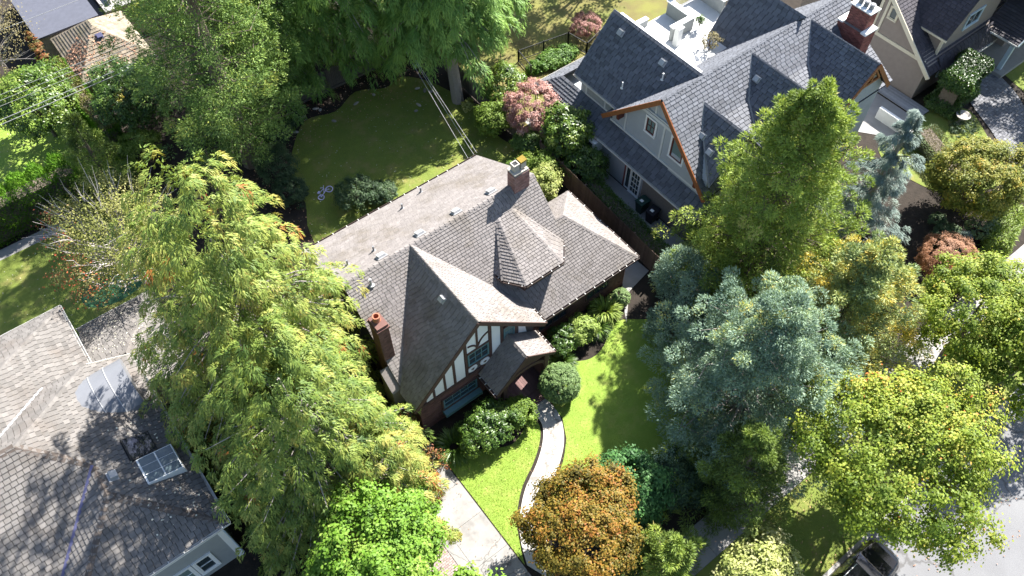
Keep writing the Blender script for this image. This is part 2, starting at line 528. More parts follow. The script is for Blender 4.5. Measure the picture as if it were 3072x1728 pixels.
def lay_pieces(name, faces, m, parent, expo, width, tlo=.028, tup=.006, gw=.012, gh=0.0, shift='random', limit=300, seed=1, mask=None, plural=None):
    rng = random.Random(seed)
    full = []; cl = []
    for f in faces:
        a, b = lay(f, expo, width, tlo, tup, gw, gh, shift, rng)
        full += a; cl += b
    sc = []
    for i, (p, h, s, n, w, e, t) in enumerate(full):
        c = p + h * w / 2 + s * e / 2
        k, fx, fy = px_of(c)
        view = (Vector(CAMP) - c).normalized()
        ok = abs(fx) < .98 and abs(fy) < .55 and (mask is None or mask(c))
        sc.append(((n.dot(view) / k ** 2) if ok else -1, i))
    sc.sort(reverse=True)
    chosen = set(i for v, i in sc[:limit] if v > 0)
    org = ORG[parent]
    cache = {}
    for i in sorted(chosen):
        p, h, s, n, w, e, t = full[i]
        key = (round(w, 3), round(e, 3), int(t * 7.99))
        if key not in cache:
            mb = slab_mb(w, e, tlo, tup)
            mb.t = [(key[2] + .5) / 8] * len(mb.f)
            cache[key] = mb.mesh(name, m)
        o = bpy.data.objects.new(name, cache[key])
        COL.objects.link(o)
        o.parent = parent
        q = p - org
        o.matrix_local = Matrix(((h.x, s.x, n.x, q.x), (h.y, s.y, n.y, q.y), (h.z, s.z, n.z, q.z), (0, 0, 0, 1)))
    R = MB()
    for i, (p, h, s, n, w, e, t) in enumerate(full):
        if i in chosen: continue
        b = [p, p + h * w, p + h * w + s * e, p + s * e]
        tt = [b[0] + n * tlo, b[1] + n * tlo, b[2] + n * tup, b[3] + n * tup]
        R.add(b + tt, [(4, 5, 6, 7), (0, 1, 5, 4), (1, 2, 6, 5), (3, 0, 4, 7)], t)
    for c, o, h, s, n, y, e, t in cl:
        bot = [o + h * a + s * b for a, b in c]
        top = [q + n * (tlo + (tup - tlo) * min(1, max(0, (b - y) / e))) for q, (a, b) in zip(bot, c)]
        k = len(c)
        R.add(bot + top, [tuple(range(k, 2 * k))] + [(i, (i + 1) % k, k + (i + 1) % k, k + i) for i in range(k)], t)
    if R.f:
        R.build(plural or name + 's', m, parent, kind='stuff')

def roof_deck(faces, m, parent, thick=.14, name='roof'):
    R = MB()
    for f in faces:
        R.prism(f, (0, 0, -thick))
    return R.build(name, m, parent)

def ridge_caps(p, q, na, nb, m, parent, L=.28, half=.13, th=.035, name='ridge_cap', seed=3):
    """bent cap pieces along a ridge or hip, each a part of its own"""
    rng = random.Random(seed)
    p = Vector(p); q = Vector(q); d = (q - p)
    n = max(1, int(d.length / L)); d.normalize(); na = Vector(na).normalized(); nb = Vector(nb).normalized()
    sa = d.cross(na).normalized(); sb = d.cross(nb).normalized()
    if sa.z > 0: sa = -sa
    if sb.z > 0: sb = -sb
    step = (q - p).length / n
    nn = (na + nb).normalized()
    cache = []
    for v in range(4):
        mb = MB()
        a0 = nn * (th + .012); a1 = d * step * .98 + nn * (th * .45)
        l0 = sa * half + na * (th + .012); l1 = d * step * .98 + sa * half + na * th * .45
        r0 = sb * half + nb * (th + .012); r1 = d * step * .98 + sb * half + nb * th * .45
        lb0 = sa * half; lb1 = lb0 + d * step * .98; rb0 = sb * half; rb1 = rb0 + d * step * .98
        mb.add([a0, a1, l0, l1, r0, r1, lb0, lb1, rb0, rb1, Vector((0, 0, 0))],
               [(0, 1, 3, 2), (0, 4, 5, 1), (2, 3, 7, 6), (4, 8, 9, 5), (0, 2, 6, 10), (0, 10, 8, 4)], .15 + .23 * v)
        me = mb.mesh(name, m)
        cache.append(me)
    for i in range(n):
        o = bpy.data.objects.new(name, cache[rng.randrange(4)])
        COL.objects.link(o); o.parent = parent
        o.location = p + d * step * i - ORG[parent]

def gutter(p, q, out, m, parent, clip_m=None, clip_step=0, h=.12, w=.13):
    """eaves gutter: an open U trough with clips"""
    p = Vector(p); q = Vector(q); out = Vector(out).normalized(); u = Vector((0, 0, 1)); g = MB(); d = q - p
    g.obox(p - u * h, d, out * w, u * .015)
    g.obox(p + out * (w - .015) - u * h, d, out * .015, u * (h + .015))
    g.obox(p - u * h, d, out * .012, u * h)
    o = g.build('gutter', m, parent)
    if clip_step:
        n = int(d.length / clip_step)
        c = MB()
        for i in range(n):
            a = p + d * ((i + .5 + .18 * math.sin(i * 7.3)) / n) - d.normalized() * .02
            c.obox(a, d.normalized() * .04, out * (w + .005), u * .02)
        c.build('gutter_clip', clip_m, o, kind='stuff')
    return o

def window(parent, o, u, n, w, h, frame_m, glass_m, nx=2, ny=2, fw=.07, trim_m=None, tw=.1, sill=None, depth=.06, up=(0, 0, 1), name='window'):
    """window on a wall: o lower left corner on the wall face, u along the wall, n outwards"""
    o = Vector(o); u = Vector(u).normalized(); n = Vector(n).normalized(); z = Vector(up)
    f = MB()
    b = .012
    f.obox(o + n * b, u * w, z * fw, n * depth); f.obox(o + z * (h - fw) + n * b, u * w, z * fw, n * depth)
    f.obox(o + z * fw + n * b, u * fw, z * (h - 2 * fw), n * depth); f.obox(o + u * (w - fw) + z * fw + n * b, u * fw, z * (h - 2 * fw), n * depth)
    mw = .028
    for i in range(1, nx):
        x = fw + (w - 2 * fw) * i / nx
        f.obox(o + u * (x - mw / 2) + z * fw + n * b, u * mw, z * (h - 2 * fw), n * (depth * .8))
    for j in range(1, ny):
        y = fw + (h - 2 * fw) * j / ny
        f.obox(o + u * fw + z * (y - mw / 2) + n * b, u * (w - 2 * fw), z * mw, n * (depth * .78))
    fo = f.build(name, frame_m, parent)
    for i in range(nx):
        for j in range(ny):
            x0 = fw + (w - 2 * fw) * i / nx; x1 = fw + (w - 2 * fw) * (i + 1) / nx
            y0 = fw + (h - 2 * fw) * j / ny; y1 = fw + (h - 2 * fw) * (j + 1) / ny
            g = MB(); g.obox(o + u * x0 + z * y0 + n * .014, u * (x1 - x0), z * (y1 - y0), n * .012)
            g.build('pane', glass_m, fo)
    if trim_m:
        t = MB()
        t.obox(o - u * tw + z * h + n * .004, u * (w + 2 * tw), z * tw, n * (depth + .03))
        t.obox(o - u * tw - z * tw + n * .004, u * (w + 2 * tw), z * tw, n * (depth + .05))
        t.obox(o - u * tw + n * .004, u * tw, z * h, n * (depth + .02)); t.obox(o + u * w + n * .004, u * tw, z * h, n * (depth + .02))
        t.build('frame', trim_m, fo)
    return fo

# ------------------------------------------------------------------ foliage
def leaf_mesh(name, m, parent, C, A, N, L, Wd, T, bend=.12, loc=None, tri=False):
    """one mesh of many small leaf blades: C base, A axis, N face normal"""
    A = A / np.maximum(1e-6, np.linalg.norm(A, axis=1, keepdims=True))
    B = np.cross(A, N)
    B /= np.maximum(1e-6, np.linalg.norm(B, axis=1, keepdims=True))
    Nn = np.cross(B, A)
    L = L[:, None]; Wd = Wd[:, None]
    org = np.array(ORG[parent]) if parent is not None else np.array(loc)
    C = C - org
    k = len(C)
    q = 3 if tri else 4
    V = np.empty((k, q, 3), np.float32)
    if tri:
        V[:, 0] = C + B * Wd * .5
        V[:, 1] = C + A * L + Nn * L * bend
        V[:, 2] = C - B * Wd * .5 + A * L * .2
    else:
        V[:, 0] = C
        V[:, 1] = C + A * L * .5 + B * Wd * .5 + Nn * L * bend
        V[:, 2] = C + A * L
        V[:, 3] = C + A * L * .45 - B * Wd * .5 + Nn * L * bend
    me = bpy.data.meshes.new(name)
    me.vertices.add(q * k); me.loops.add(q * k); me.polygons.add(k)
    me.vertices.foreach_set('co', V.reshape(-1))
    me.loops.foreach_set('vertex_index', np.arange(q * k, dtype=np.int32))
    me.polygons.foreach_set('loop_start', np.arange(0, q * k, q, dtype=np.int32))
    me.update()
    a = me.attributes.new('tint', 'FLOAT', 'FACE')
    a.data.foreach_set('value', np.clip(T, 0, 1).astype(np.float32))
    me.materials.append(m)
    return link_mesh(name, me, parent, loc)

def unit(v):
    return v / np.maximum(1e-6, np.linalg.norm(v, axis=-1, keepdims=True))

def clump_leaves(rng, cc, cd, cr, n, L, Wd, mode, ct, tj=.12, flat=.75):
    """leaves for clumps: cc centres, cd outward directions, cr radii, n leaves per clump"""
    k = len(cc); n = max(6, int(n * .8))
    idx = np.repeat(np.arange(k), n)
    d = unit(rng.normal(size=(k * n, 3)) + cd[idx] * .55 + np.array([0, 0, .25]))
    r = rng.uniform(.35, 1.0, (k * n, 1)) ** .6 if mode != 'broad' else np.minimum(1.5, np.abs(rng.normal(.55, .33, (k * n, 1))))
    P = cc[idx] + d * r * cr[idx][:, None] * np.array([1, 1, flat])
    rnd = unit(rng.normal(size=(k * n, 3)))
    if mode == 'broad':
        N = unit(d * .5 + cd[idx] * .3 + np.array([0, 0, .55]) + rnd * .55)
        A = unit(d * .6 + rnd * .8 - np.array([0, 0, .25]))
    elif mode == 'tuft':
        A = unit(cd[idx] * .7 + d * .7 + np.array([0, 0, .45]) + rnd * .45)
        N = unit(rnd + np.array([0, 0, .7]) + cd[idx] * .4)
    elif mode == 'weep':
        A = unit(cd[idx] * .6 + rnd * .45 - np.array([0, 0, .9]))
        N = unit(cd[idx] * .8 + np.array([0, 0, .6]) + rnd * .4)
    A = A - N * np.sum(A * N, axis=1, keepdims=True)
    A = unit(A + 1e-4)
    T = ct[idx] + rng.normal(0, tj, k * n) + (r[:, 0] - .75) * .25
    Ls = L * rng.uniform(.7, 1.3, k * n)
    return P, A, N, Ls, Wd / L * Ls, T

def blob_noise(d, ph):
    return (np.sin(d[:, 0] * 3.1 + ph[0]) * np.sin(d[:, 1] * 2.7 + ph[1]) + np.sin(d[:, 2] * 4.3 + ph[2]) * .6 + np.sin((d[:, 0] + d[:, 1]) * 6.1 + ph[0]) * .4)

def fib(n, zmin, rng):
    i = np.arange(n) + .5
    z = 1 - (1 - zmin) * i / n
    ph = i * 2.39996 + rng.uniform(0, 6)
    s = np.sqrt(np.maximum(0, 1 - z * z))
    d = np.stack([s * np.cos(ph), s * np.sin(ph), z], 1) + rng.normal(0, .12, (n, 3))
    return unit(d)

def trunk_obj(root, base, top, r, m, limbs=(), extra=None):
    t = MB()
    b = Vector(base); tp = Vector(top)
    pts = [b - Vector((0, 0, .2)), b + (tp - b) * .33 + Vector((random.uniform(-.1, .1), random.uniform(-.1, .1), 0)), b + (tp - b) * .66, tp]
    t.tube(pts, [r * 1.25, r, r * .7, r * .25], 8)
    for lp, lr in limbs:
        t.tube(lp, lr, 5)
    if extra: extra(t)
    return t.build('trunk', m, root)

def bush(name, label, cat, loc, rx, ry, rz, m, seed, clumps=60, per=60, L=.14, Wd=.08, mode='broad', zmin=-.15, cr=.3, tint=.5, tv=.16, group=None,
         rough=.16, trunk=True, zc=None, patch=None, barkm='bark', fill=.25, single=False):
    """dome shaped shrub or broad tree crown; loc is the base"""
    rng = np.random.default_rng(seed)
    root = thing(name, label, cat, loc, group)
    zc = rz * .75 if zc is None else zc
    c = np.array(loc) + np.array([0, 0, zc])
    d = fib(clumps, zmin, rng)
    ph = rng.uniform(0, 6, 3)
    rr = 1 + rough * blob_noise(d, ph)
    lay_ = rng.uniform(1 - fill, 1.0, clumps)
    P = c + d * np.array([rx, ry, rz]) * (rr * lay_)[:, None]
    size = cr * min(rx, ry, max(rz, .4)) * rng.uniform(.7, 1.25, clumps)
    ct = tint + rng.normal(0, tv, clumps)
    if patch: ct = ct + patch(P, rng)
    P, A, N, Ls, Ws, T = clump_leaves(rng, P, d, size, per, L, Wd, mode, ct)
    P[:, 2] = np.maximum(P[:, 2], loc[2] + .03)
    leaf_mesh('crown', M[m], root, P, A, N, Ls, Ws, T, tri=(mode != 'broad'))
    if trunk:
        limbs = []
        b = Vector(loc)
        for k in range(7):
            i = rng.integers(0, clumps)
            e = Vector(np.array(loc) + (np.array([0, 0, zc]) + d[i] * np.array([rx, ry, rz]) * .8))
            s0 = b + Vector((0, 0, zc * .35))
            mid = (s0 + e) / 2 + Vector((0, 0, .1 * rz))
            r0 = .035 * max(rx, rz) ** .7
            limbs.append(([s0, mid, e], [r0, r0 * .7, r0 * .25]))
        trunk_obj(root, loc, tuple(np.array(loc) + np.array([0, 0, zc])), .05 * max(rx, rz) ** .8, M[barkm], limbs)
    return root

def cone_crown(name, label, cat, loc, h, r, m, seed, clumps=400, per=90, L=.18, Wd=.06, cr=.45, mode='tuft', z0=.1, pw=.8, tint=.45, tv=.18, lean=(0, 0),
               patch=None, group=None, bark='bark', rough=.15, round_=0.0, flat=.8, upd=.5, lobes=0):
    """conifer with upswept plumes: clumps spread over a cone-like envelope"""
    rng = np.random.default_rng(seed)
    root = thing(name, label, cat, loc, group)
    per_b = 5
    nbr = max(8, clumps // per_b)
    u = (np.arange(nbr) + rng.uniform(0, 1, nbr)) / nbr
    zb_ = z0 + (1 - z0) * (u ** 1.25)                    # 0 low .. 1 tip
    az = np.arange(nbr) * 2.39996 + rng.normal(0, .4, nbr)
    prof = np.maximum(.03, (1 - zb_) / (1 - z0)) ** pw
    if round_ > 0:
        prof = prof * (1 - round_ + round_ * np.clip((zb_ - z0) / .25, 0, 1) ** .6)
    Lb = r * prof * rng.uniform(1 - 1.6 * rough, 1 + rough, nbr)
    bi = np.repeat(np.arange(nbr), per_b)
    n = len(bi)
    t = np.tile(np.array([.42, .60, .76, .90, 1.02]), nbr) + rng.normal(0, .05, n)
    azc = az[bi] + rng.normal(0, .16, n) / np.maximum(.4, t)
    rad_ = Lb[bi] * t
    lift = (upd * .55) * Lb[bi] * t ** 2 - .1 * Lb[bi]
    ctr = np.stack([loc[0] + lean[0] * zb_[bi] + np.cos(azc) * rad_, loc[1] + lean[1] * zb_[bi] + np.sin(azc) * rad_, loc[2] + zb_[bi] * h + lift + rng.normal(0, .14, n)], 1)
    dirs = unit(np.stack([np.cos(azc), np.sin(azc), np.full(n, upd)], 1))
    size = cr * (.5 + .6 * prof[bi]) * (1.12 - .5 * t) * rng.uniform(.75, 1.2, n) * 1.25
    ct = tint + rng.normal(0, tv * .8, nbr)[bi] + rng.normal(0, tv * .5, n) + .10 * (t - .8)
    if patch: ct = ct + patch(ctr, rng)
    zf = zb_[bi]
    P, A, N, Ls, Ws, T = clump_leaves(rng, ctr, dirs, size, per, L, Wd, mode, ct, flat=flat)
    P[:, 2] = np.maximum(P[:, 2], loc[2] + .03)
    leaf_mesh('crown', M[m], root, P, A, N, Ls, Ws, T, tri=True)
    limbs = []
    for k in range(nbr):
        i = k * per_b + 3
        e = Vector(ctr[i]); s0 = Vector((loc[0] + lean[0] * zb_[k], loc[1] + lean[1] * zb_[k], max(loc[2] + .3, loc[2] + zb_[k] * h - .1 * Lb[k])))
        limbs.append(([s0, Vector(ctr[k * per_b + 1]), e], [.02 + .01 * Lb[k], .02 + .004 * Lb[k], .008]))
    trunk_obj(root, loc, (loc[0] + lean[0] * .95, loc[1] + lean[1] * .95, loc[2] + h * .95), .022 * h, M[bark], limbs)
    return root

def cedar(name, label, cat, loc, h, r, m, seed, nb=260, sprays=11, blades=24, z0=.08, pw=.75, droop=.55, tint=.42, tv=.17, orange=.05, lean=(0, 0), group=None,
          bl=.30, bw=.075, sl=.75, bark='bark_grey', az_range=None, hang=.75):
    """western red cedar: long branches that sweep out and hang flat drooping sprays"""
    rng = np.random.default_rng(seed)
    root = thing(name, label, cat, loc, group)
    loc = np.array(loc, float)
    u = (np.arange(nb) + rng.uniform(0, 1, nb)) / nb
    zf = z0 + (1 - z0) * (1 - (1 - u) ** .62) ** 1.0
    zf = np.clip(zf, z0, .985)
    az = np.arange(nb) * 2.39996 + rng.normal(0, .35, nb)
    prof = ((1 - zf) / (1 - z0)) ** pw
    ph = rng.uniform(0, 6, 4)
    lob = 1 + .14 * np.sin(az * 2 + ph[0] + zf * 5) + .10 * np.sin(az * 5 + ph[1] + zf * 11)
    Lb = r * (prof * .94 + .06) * lob * rng.uniform(.72, 1.1, nb)
    out = np.stack([np.cos(az), np.sin(az), np.zeros(nb)], 1)
    ax = np.stack([loc[0] + lean[0] * zf, loc[1] + lean[1] * zf, loc[2] + zf * h], 1)
    rise = rng.uniform(.12, .35, nb) + .9 * zf ** 3; dr = droop * rng.uniform(.75, 1.25, nb)
    def pos(i, t):
        return ax[i] + out[i] * (Lb[i] * t)[:, None] + np.stack([np.zeros(len(t)), np.zeros(len(t)), Lb[i] * (rise[i] * t - dr[i] * t ** 2.2)], 1)
    # sprays: number grows with branch length
    ns = np.maximum(3, (sprays * (Lb / r) ** .8 * 1.3).astype(int))
    bi = np.repeat(np.arange(nb), ns)
    k = len(bi)
    t = .30 + .70 * rng.uniform(0, 1, k) ** .7
    base = pos(bi, t)
    side = np.stack([-out[bi, 1], out[bi, 0], np.zeros(k)], 1)
    sg = rng.uniform(-1, 1, k)[:, None]
    sd = unit(out[bi] * (1.0 - .45 * np.abs(sg)) + side * sg * 1.1)
    ls = sl * rng.uniform(.65, 1.25, k) * (.55 + .45 * np.minimum(1, Lb[bi] / 2.5))
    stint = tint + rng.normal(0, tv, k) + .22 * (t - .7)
    obr = rng.uniform(0, 1, nb) < orange * 4
    org_ = (rng.uniform(0, 1, k) < .4) & obr[bi]
    # blades along each spray
    ii = np.repeat(np.arange(k), blades)
    q = rng.uniform(0, 1, k * blades) ** .8
    lat = rng.uniform(-1, 1, k * blades)
    wid = .34 * (1 - .45 * q)                     # fan width
    sside = unit(np.cross(sd, np.array([0, 0, 1.0])))
    drop = hang * q ** 1.6
    C = base[ii] + sd[ii] * (ls[ii] * q * (1 - .35 * q))[:, None] + sside[ii] * (ls[ii] * lat * wid)[:, None] * .8
    C[:, 2] -= ls[ii] * (drop + .18 * np.abs(lat))
    C += rng.normal(0, .022, C.shape)
    rnd = rng.normal(size=(k * blades, 3))
    A = unit(sd[ii] * (1 - .6 * q)[:, None] + sside[ii] * (lat * .75)[:, None] + np.array([0, 0, -1.0]) * (.25 + 1.25 * q)[:, None] + rnd * .12)
    N = unit(np.array([0, 0, 1.0]) * (1.1 - .5 * q)[:, None] + sd[ii] * (.3 + .6 * q)[:, None] + rnd * .16)
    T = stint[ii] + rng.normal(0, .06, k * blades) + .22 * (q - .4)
    T = np.where(org_[ii] & (rng.uniform(0, 1, k * blades) < .6), .97 + rng.normal(0, .02, k * blades), np.minimum(T, .91))
    Lx = bl * rng.uniform(.6, 1.25, k * blades); Wx = bw * rng.uniform(.7, 1.2, k * blades)
    C[:, 2] = np.maximum(C[:, 2], loc[2] + .15)
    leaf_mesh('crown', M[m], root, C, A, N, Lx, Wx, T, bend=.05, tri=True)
    limbs = []
    for i in range(nb):
        tt = np.array([0, .3, .6, .9])
        pp = pos(np.full(4, i), tt)
        if zf[i] > .62: continue
        r0 = .010 + .010 * Lb[i]
        limbs.append(([Vector(p) for p in pp], [r0, r0 * .8, r0 * .55, r0 * .2]))
    trunk_obj(root, tuple(loc), (loc[0] + lean[0], loc[1] + lean[1], loc[2] + h * .80), .016 * h, M[bark], limbs)
    return root

def scatter_leaves(name, m, pts, seed, L=.09, parent=None, nrm=None, up=.012, label=None, cat=None):
    """flat fallen leaves lying on a surface at pts"""
    rng = np.random.default_rng(seed)
    P = np.array(pts); k = len(P)
    n0 = np.array(nrm if nrm is not None else (0, 0, 1.0))
    N = unit(n0 + rng.normal(0, .25, (k, 3)))
    A = unit(np.cross(N, unit(rng.normal(size=(k, 3)))))
    Ls = L * rng.uniform(.6, 1.4, k)
    o = leaf_mesh(name, M[m], parent, P + n0 * up, A, N, Ls, Ls * .8, rng.uniform(0, 1, k), loc=(0, 0, 0) if parent is None else None)
    o['kind'] = 'stuff'
    return o

def hedge(name, label, cat, path, wid, h, m, seed, dens=420, L=.13, Wd=.06, top_m=None, mode='tuft', tint=.5, group=None, bump=.1, z=0, lobes=0.0, lobew=1.0):
    """clipped hedge: leaves over the faces of a long box that follows path"""
    rng = np.random.default_rng(seed)
    path = [np.array(p, float) for p in path]
    root = thing(name, label, cat, (path[0][0], path[0][1], z))
    if group: root['group'] = group
    Cs = []; Ns = []; Ts = []; top = []
    core = MB()
    for a, b in zip(path[:-1], path[1:]):
        d = b - a; Ln = np.linalg.norm(d); d = d / Ln; s = np.array([-d[1], d[0]])
        core.obox((a[0] - s[0] * wid * .3, a[1] - s[1] * wid * .3, z), (d[0] * Ln, d[1] * Ln, 0), (s[0] * wid * .6, s[1] * wid * .6, 0), (0, 0, h * .8))
        for face in ('l', 'r', 't', 'e0', 'e1'):
            A_ = {'l': Ln * h, 'r': Ln * h, 't': Ln * wid, 'e0': wid * h, 'e1': wid * h}[face]
            n = int(A_ * dens)
            x = rng.uniform(0, Ln, n); y = rng.uniform(-wid / 2, wid / 2, n); zz = rng.uniform(.05, h, n)
            bulge = 1 - .12 * (zz / h)
            hh = h + lobes * (np.abs(np.sin(x / lobew * math.pi)) - .6)
            if face == 'l': y = wid / 2 * bulge; N0 = np.tile([s[0], s[1], .25], (n, 1)); zz = zz * hh / h
            elif face == 'r': y = -wid / 2 * bulge; N0 = np.tile([-s[0], -s[1], .25], (n, 1)); zz = zz * hh / h
            elif face == 't': zz = hh; N0 = np.tile([0, 0, 1.0], (n, 1))
            elif face == 'e0': x = np.zeros(n); N0 = np.tile([-d[0], -d[1], .2], (n, 1))
            else: x = np.full(n, Ln); N0 = np.tile([d[0], d[1], .2], (n, 1))
            p = np.stack([a[0] + d[0] * x + s[0] * y, a[1] + d[1] * x + s[1] * y, z + zz], 1)
            wob = np.sin(x * 2.1 + seed) * np.sin(zz * 2.9) * bump
            p = p + N0 * (wob + rng.normal(0, .05, n))[:, None]
            Cs.append(p); Ns.append(N0)
            Ts.append(tint + rng.normal(0, .15, n) + .15 * np.sin(x * 1.3 + zz * 2 + seed))
            top.append(np.full(n, face == 't'))
    core.build('trunk', M['bark'], root)
    C = np.concatenate(Cs); N0 = unit(np.concatenate(Ns)); T = np.concatenate(Ts); top = np.concatenate(top)
    k = len(C)
    rnd = unit(rng.normal(size=(k, 3)))
    if mode == 'tuft':
        A = unit(N0 * .6 + np.array([0, 0, .6]) + rnd * .6); N = unit(N0 + rnd * .8)
    else:
        A = unit(rnd + N0 * .2); N = unit(N0 + rnd * .6 + np.array([0, 0, .3]))
    Ls = L * rng.uniform(.7, 1.3, k)
    sel = ~top if top_m else np.ones(k, bool)
    leaf_mesh('foliage', M[m], root, C[sel], A[sel], N[sel], Ls[sel], Ls[sel] * Wd / L, T[sel], tri=(mode == 'tuft'))
    if top_m:
        leaf_mesh('clipped_top', M[top_m], root, C[top], A[top], N[top], Ls[top] * .7, Ls[top] * Wd / L, T[top], tri=True)
    return root
# ------------------------------------------------------------------ ground
def sheet(name, pts, z, m, kind='structure', sub=0):
    mb = MB(); mb.poly([(x, y, z) for x, y in pts])
    return mb.build(name, m, kind=kind)

def smooth_pts(pts, n=4):
    """closed Catmull-Rom outline"""
    out = []
    k = len(pts)
    for i in range(k):
        p0, p1, p2, p3 = (Vector(pts[(i + j - 1) % k]) for j in range(4))
        for s in range(n):
            t = s / n
            out.append(tuple(.5 * ((2 * p1) + (p2 - p0) * t + (2 * p0 - 5 * p1 + 4 * p2 - p3) * t * t + (3 * p1 - 3 * p2 + p3 - p0) * t ** 3)))
    return out

def smooth_open(pts, n=6):
    out = []
    k = len(pts)
    g = lambda i: Vector(pts[min(max(i, 0), k - 1)])
    for i in range(k - 1):
        p0, p1, p2, p3 = g(i - 1), g(i), g(i + 1), g(i + 2)
        for s in range(n):
            t = s / n
            out.append(tuple(.5 * ((2 * p1) + (p2 - p0) * t + (2 * p0 - 5 * p1 + 4 * p2 - p3) * t * t + (3 * p1 - 3 * p2 + p3 - p0) * t ** 3)))
    out.append(tuple(pts[-1]))
    return out

sheet('ground', [(-400, -400), (400, -400), (400, 400), (-400, 400)], -.30, M['ground'])
sheet('street', [(-300, -11.5), (300, -11.5), (300, -1.2), (-300, -1.2)], -.14, M['asphalt'])
sheet('yard_ground', [(-300, -1.0), (300, -1.0), (300, 350), (-300, 350)], -.02, M['soil'])
k = MB(); k.box(-300, -1.2, -.3, 300, -1.0, -.002); k.build('kerb', M['walk'], kind='structure')
k = MB(); k.box(-300, -11.7, -.3, 300, -11.5, -.002); k.build('far_kerb', M['walk'], kind='structure')
sheet('far_verge', [(-300, -30), (300, -30), (300, -11.7), (-300, -11.7)], -.02, M['lawn'])
sheet('verge_grass', [(-300, -1.0), (300, -1.0), (300, 2.8), (-300, 2.8)], .004, M['lawn'])
# sidewalk of separate slabs
sw = sheet('sidewalk', [(-60, 2.8), (90, 2.8), (90, 4.6), (-60, 4.6)], .008, M['joint'])
ORG[sw] = Vector((0, 0, 0))
sx = MB(); sx.box(0, 0, 0, 1.48, 1.76, .05); sme = sx.mesh('slab', M['walk'])
for i in range(62):
    x = -15 + i * 1.5
    o = bpy.data.objects.new('slab', sme); COL.objects.link(o); o.parent = sw; o.location = (x, 2.82, .01)

BL = smooth_pts([(9.3, 29.2), (9.2, 33), (10.2, 35.4), (10.7, 38.2), (11.9, 40.2), (14.0, 42.2), (16.2, 41.7), (18.4, 42.6), (20.4, 41.6), (22.0, 41.9), (23.4, 40.0), (24.2, 36.8), (23.8, 33.6), (24.3, 30), (23.6, 26), (19.6, 25.8), (19.3, 28.6), (15, 28.9)])
sheet('back_lawn', BL, .002, M['lawn'])
path_l = smooth_open([(12.42, 15.4), (12.62, 14.4), (12.55, 13.55), (11.92, 12.75), (10.9, 12.0), (9.6, 11.3), (8.45, 10.3), (7.75, 9.3), (7.28, 8.2)])
path_r = smooth_open([(13.62, 15.3), (13.75, 14.2), (13.62, 13.25), (12.98, 12.2), (12.0, 11.35), (10.6, 10.5), (9.35, 9.3), (8.5, 8.0), (7.9, 6.6)])
sheet('front_path_base', path_l + path_r[::-1], .004, M['joint'])
fp = bpy.data.objects['front_path_base']; ORG[fp] = Vector((0, 0, 0))
# path poured in bays
nb_ = 6
for i in range(0, len(path_l) - 1, nb_):
    a = path_l[i:i + nb_ + 1]; b = path_r[i:i + nb_ + 1]
    if len(a) < 2: continue
    pts = [(x, y, .006) for x, y in a] + [(x, y, .006) for x, y in reversed(b)]
    c = Vector((0, 0, 0))
    for p in pts: c += Vector(p)
    c /= len(pts)
    pts = [c + (Vector(p) - c) * .994 for p in pts]
    mb = MB(); mb.prism(pts, (0, 0, .05)); mb.build('path_slab', M['path'], fp)
FL = smooth_open([(7.2, 8.3), (7.75, 9.45), (8.35, 10.4), (9.5, 11.45), (10.8, 12.15), (11.8, 12.85), (12.42, 13.6), (12.45, 14.3)]) + smooth_open([(11.9, 14.1), (10.6, 13.7), (9.4, 14.3), (8.3, 14.9), (7.2, 15.0)])
sheet('front_lawn', FL, .003, M['lawn_front'])
FR = smooth_open([(13.7, 13.2), (13.85, 14.3), (14.6, 15.9)]) + smooth_open([(16.2, 15.7), (17.4, 15.1), (18.6, 15.3), (19.8, 16.1), (20.7, 15.9)]) + [(22.5, 14.5), (23.5, 10), (20, 6.4), (15, 5.5), (12.2, 8.2)] + smooth_open([(9.6, 9.4), (10.75, 10.45), (12.1, 11.25), (13.1, 12.15)])
sheet('side_lawn', FR, .003, M['lawn_front'])
sheet('neighbour_lawn', [(25.6, 31), (36, 32), (36, 34), (70, 34), (70, 70), (25.6, 70)], .001, M['lawn_dry'])
sheet('west_lawn', [(-9, 44.8), (3, 45.5), (2.2, 60), (-20, 60), (-20, 44.8)], .002, M['lawn_front'])
sheet('west_back_lawn', [(-20, 32.6), (-4.5, 32.7), (-1.0, 33.5), (1.5, 38), (1.5, 43), (-20, 43)], .002, M['lawn'])
sheet('east_lawn', smooth_pts([(44.0, 15.5), (50, 15.8), (52.3, 14.0), (50.8, 11.2), (48.6, 8.4), (45.5, 9.4), (43.6, 11.5)]), .002, M['lawn'])
sheet('east_far_lawn', [(58, 15.5), (57.2, 12.5), (52, 7.5), (49, 5), (80, 5), (80, 30), (60, 26)], .002, M['lawn'])
sheet('putting_green', [( -2.3 + 2.0 * math.cos(t / 24 * 6.2832), 36.7 + 1.25 * math.sin(t / 24 * 6.2832)) for t in range(24)], .01, M['turf'])
sheet('garden_path', [(-25, 43.0), (-3.0, 42.9), (-3.0, 43.75), (-25, 43.85)], .006, M['walk'])
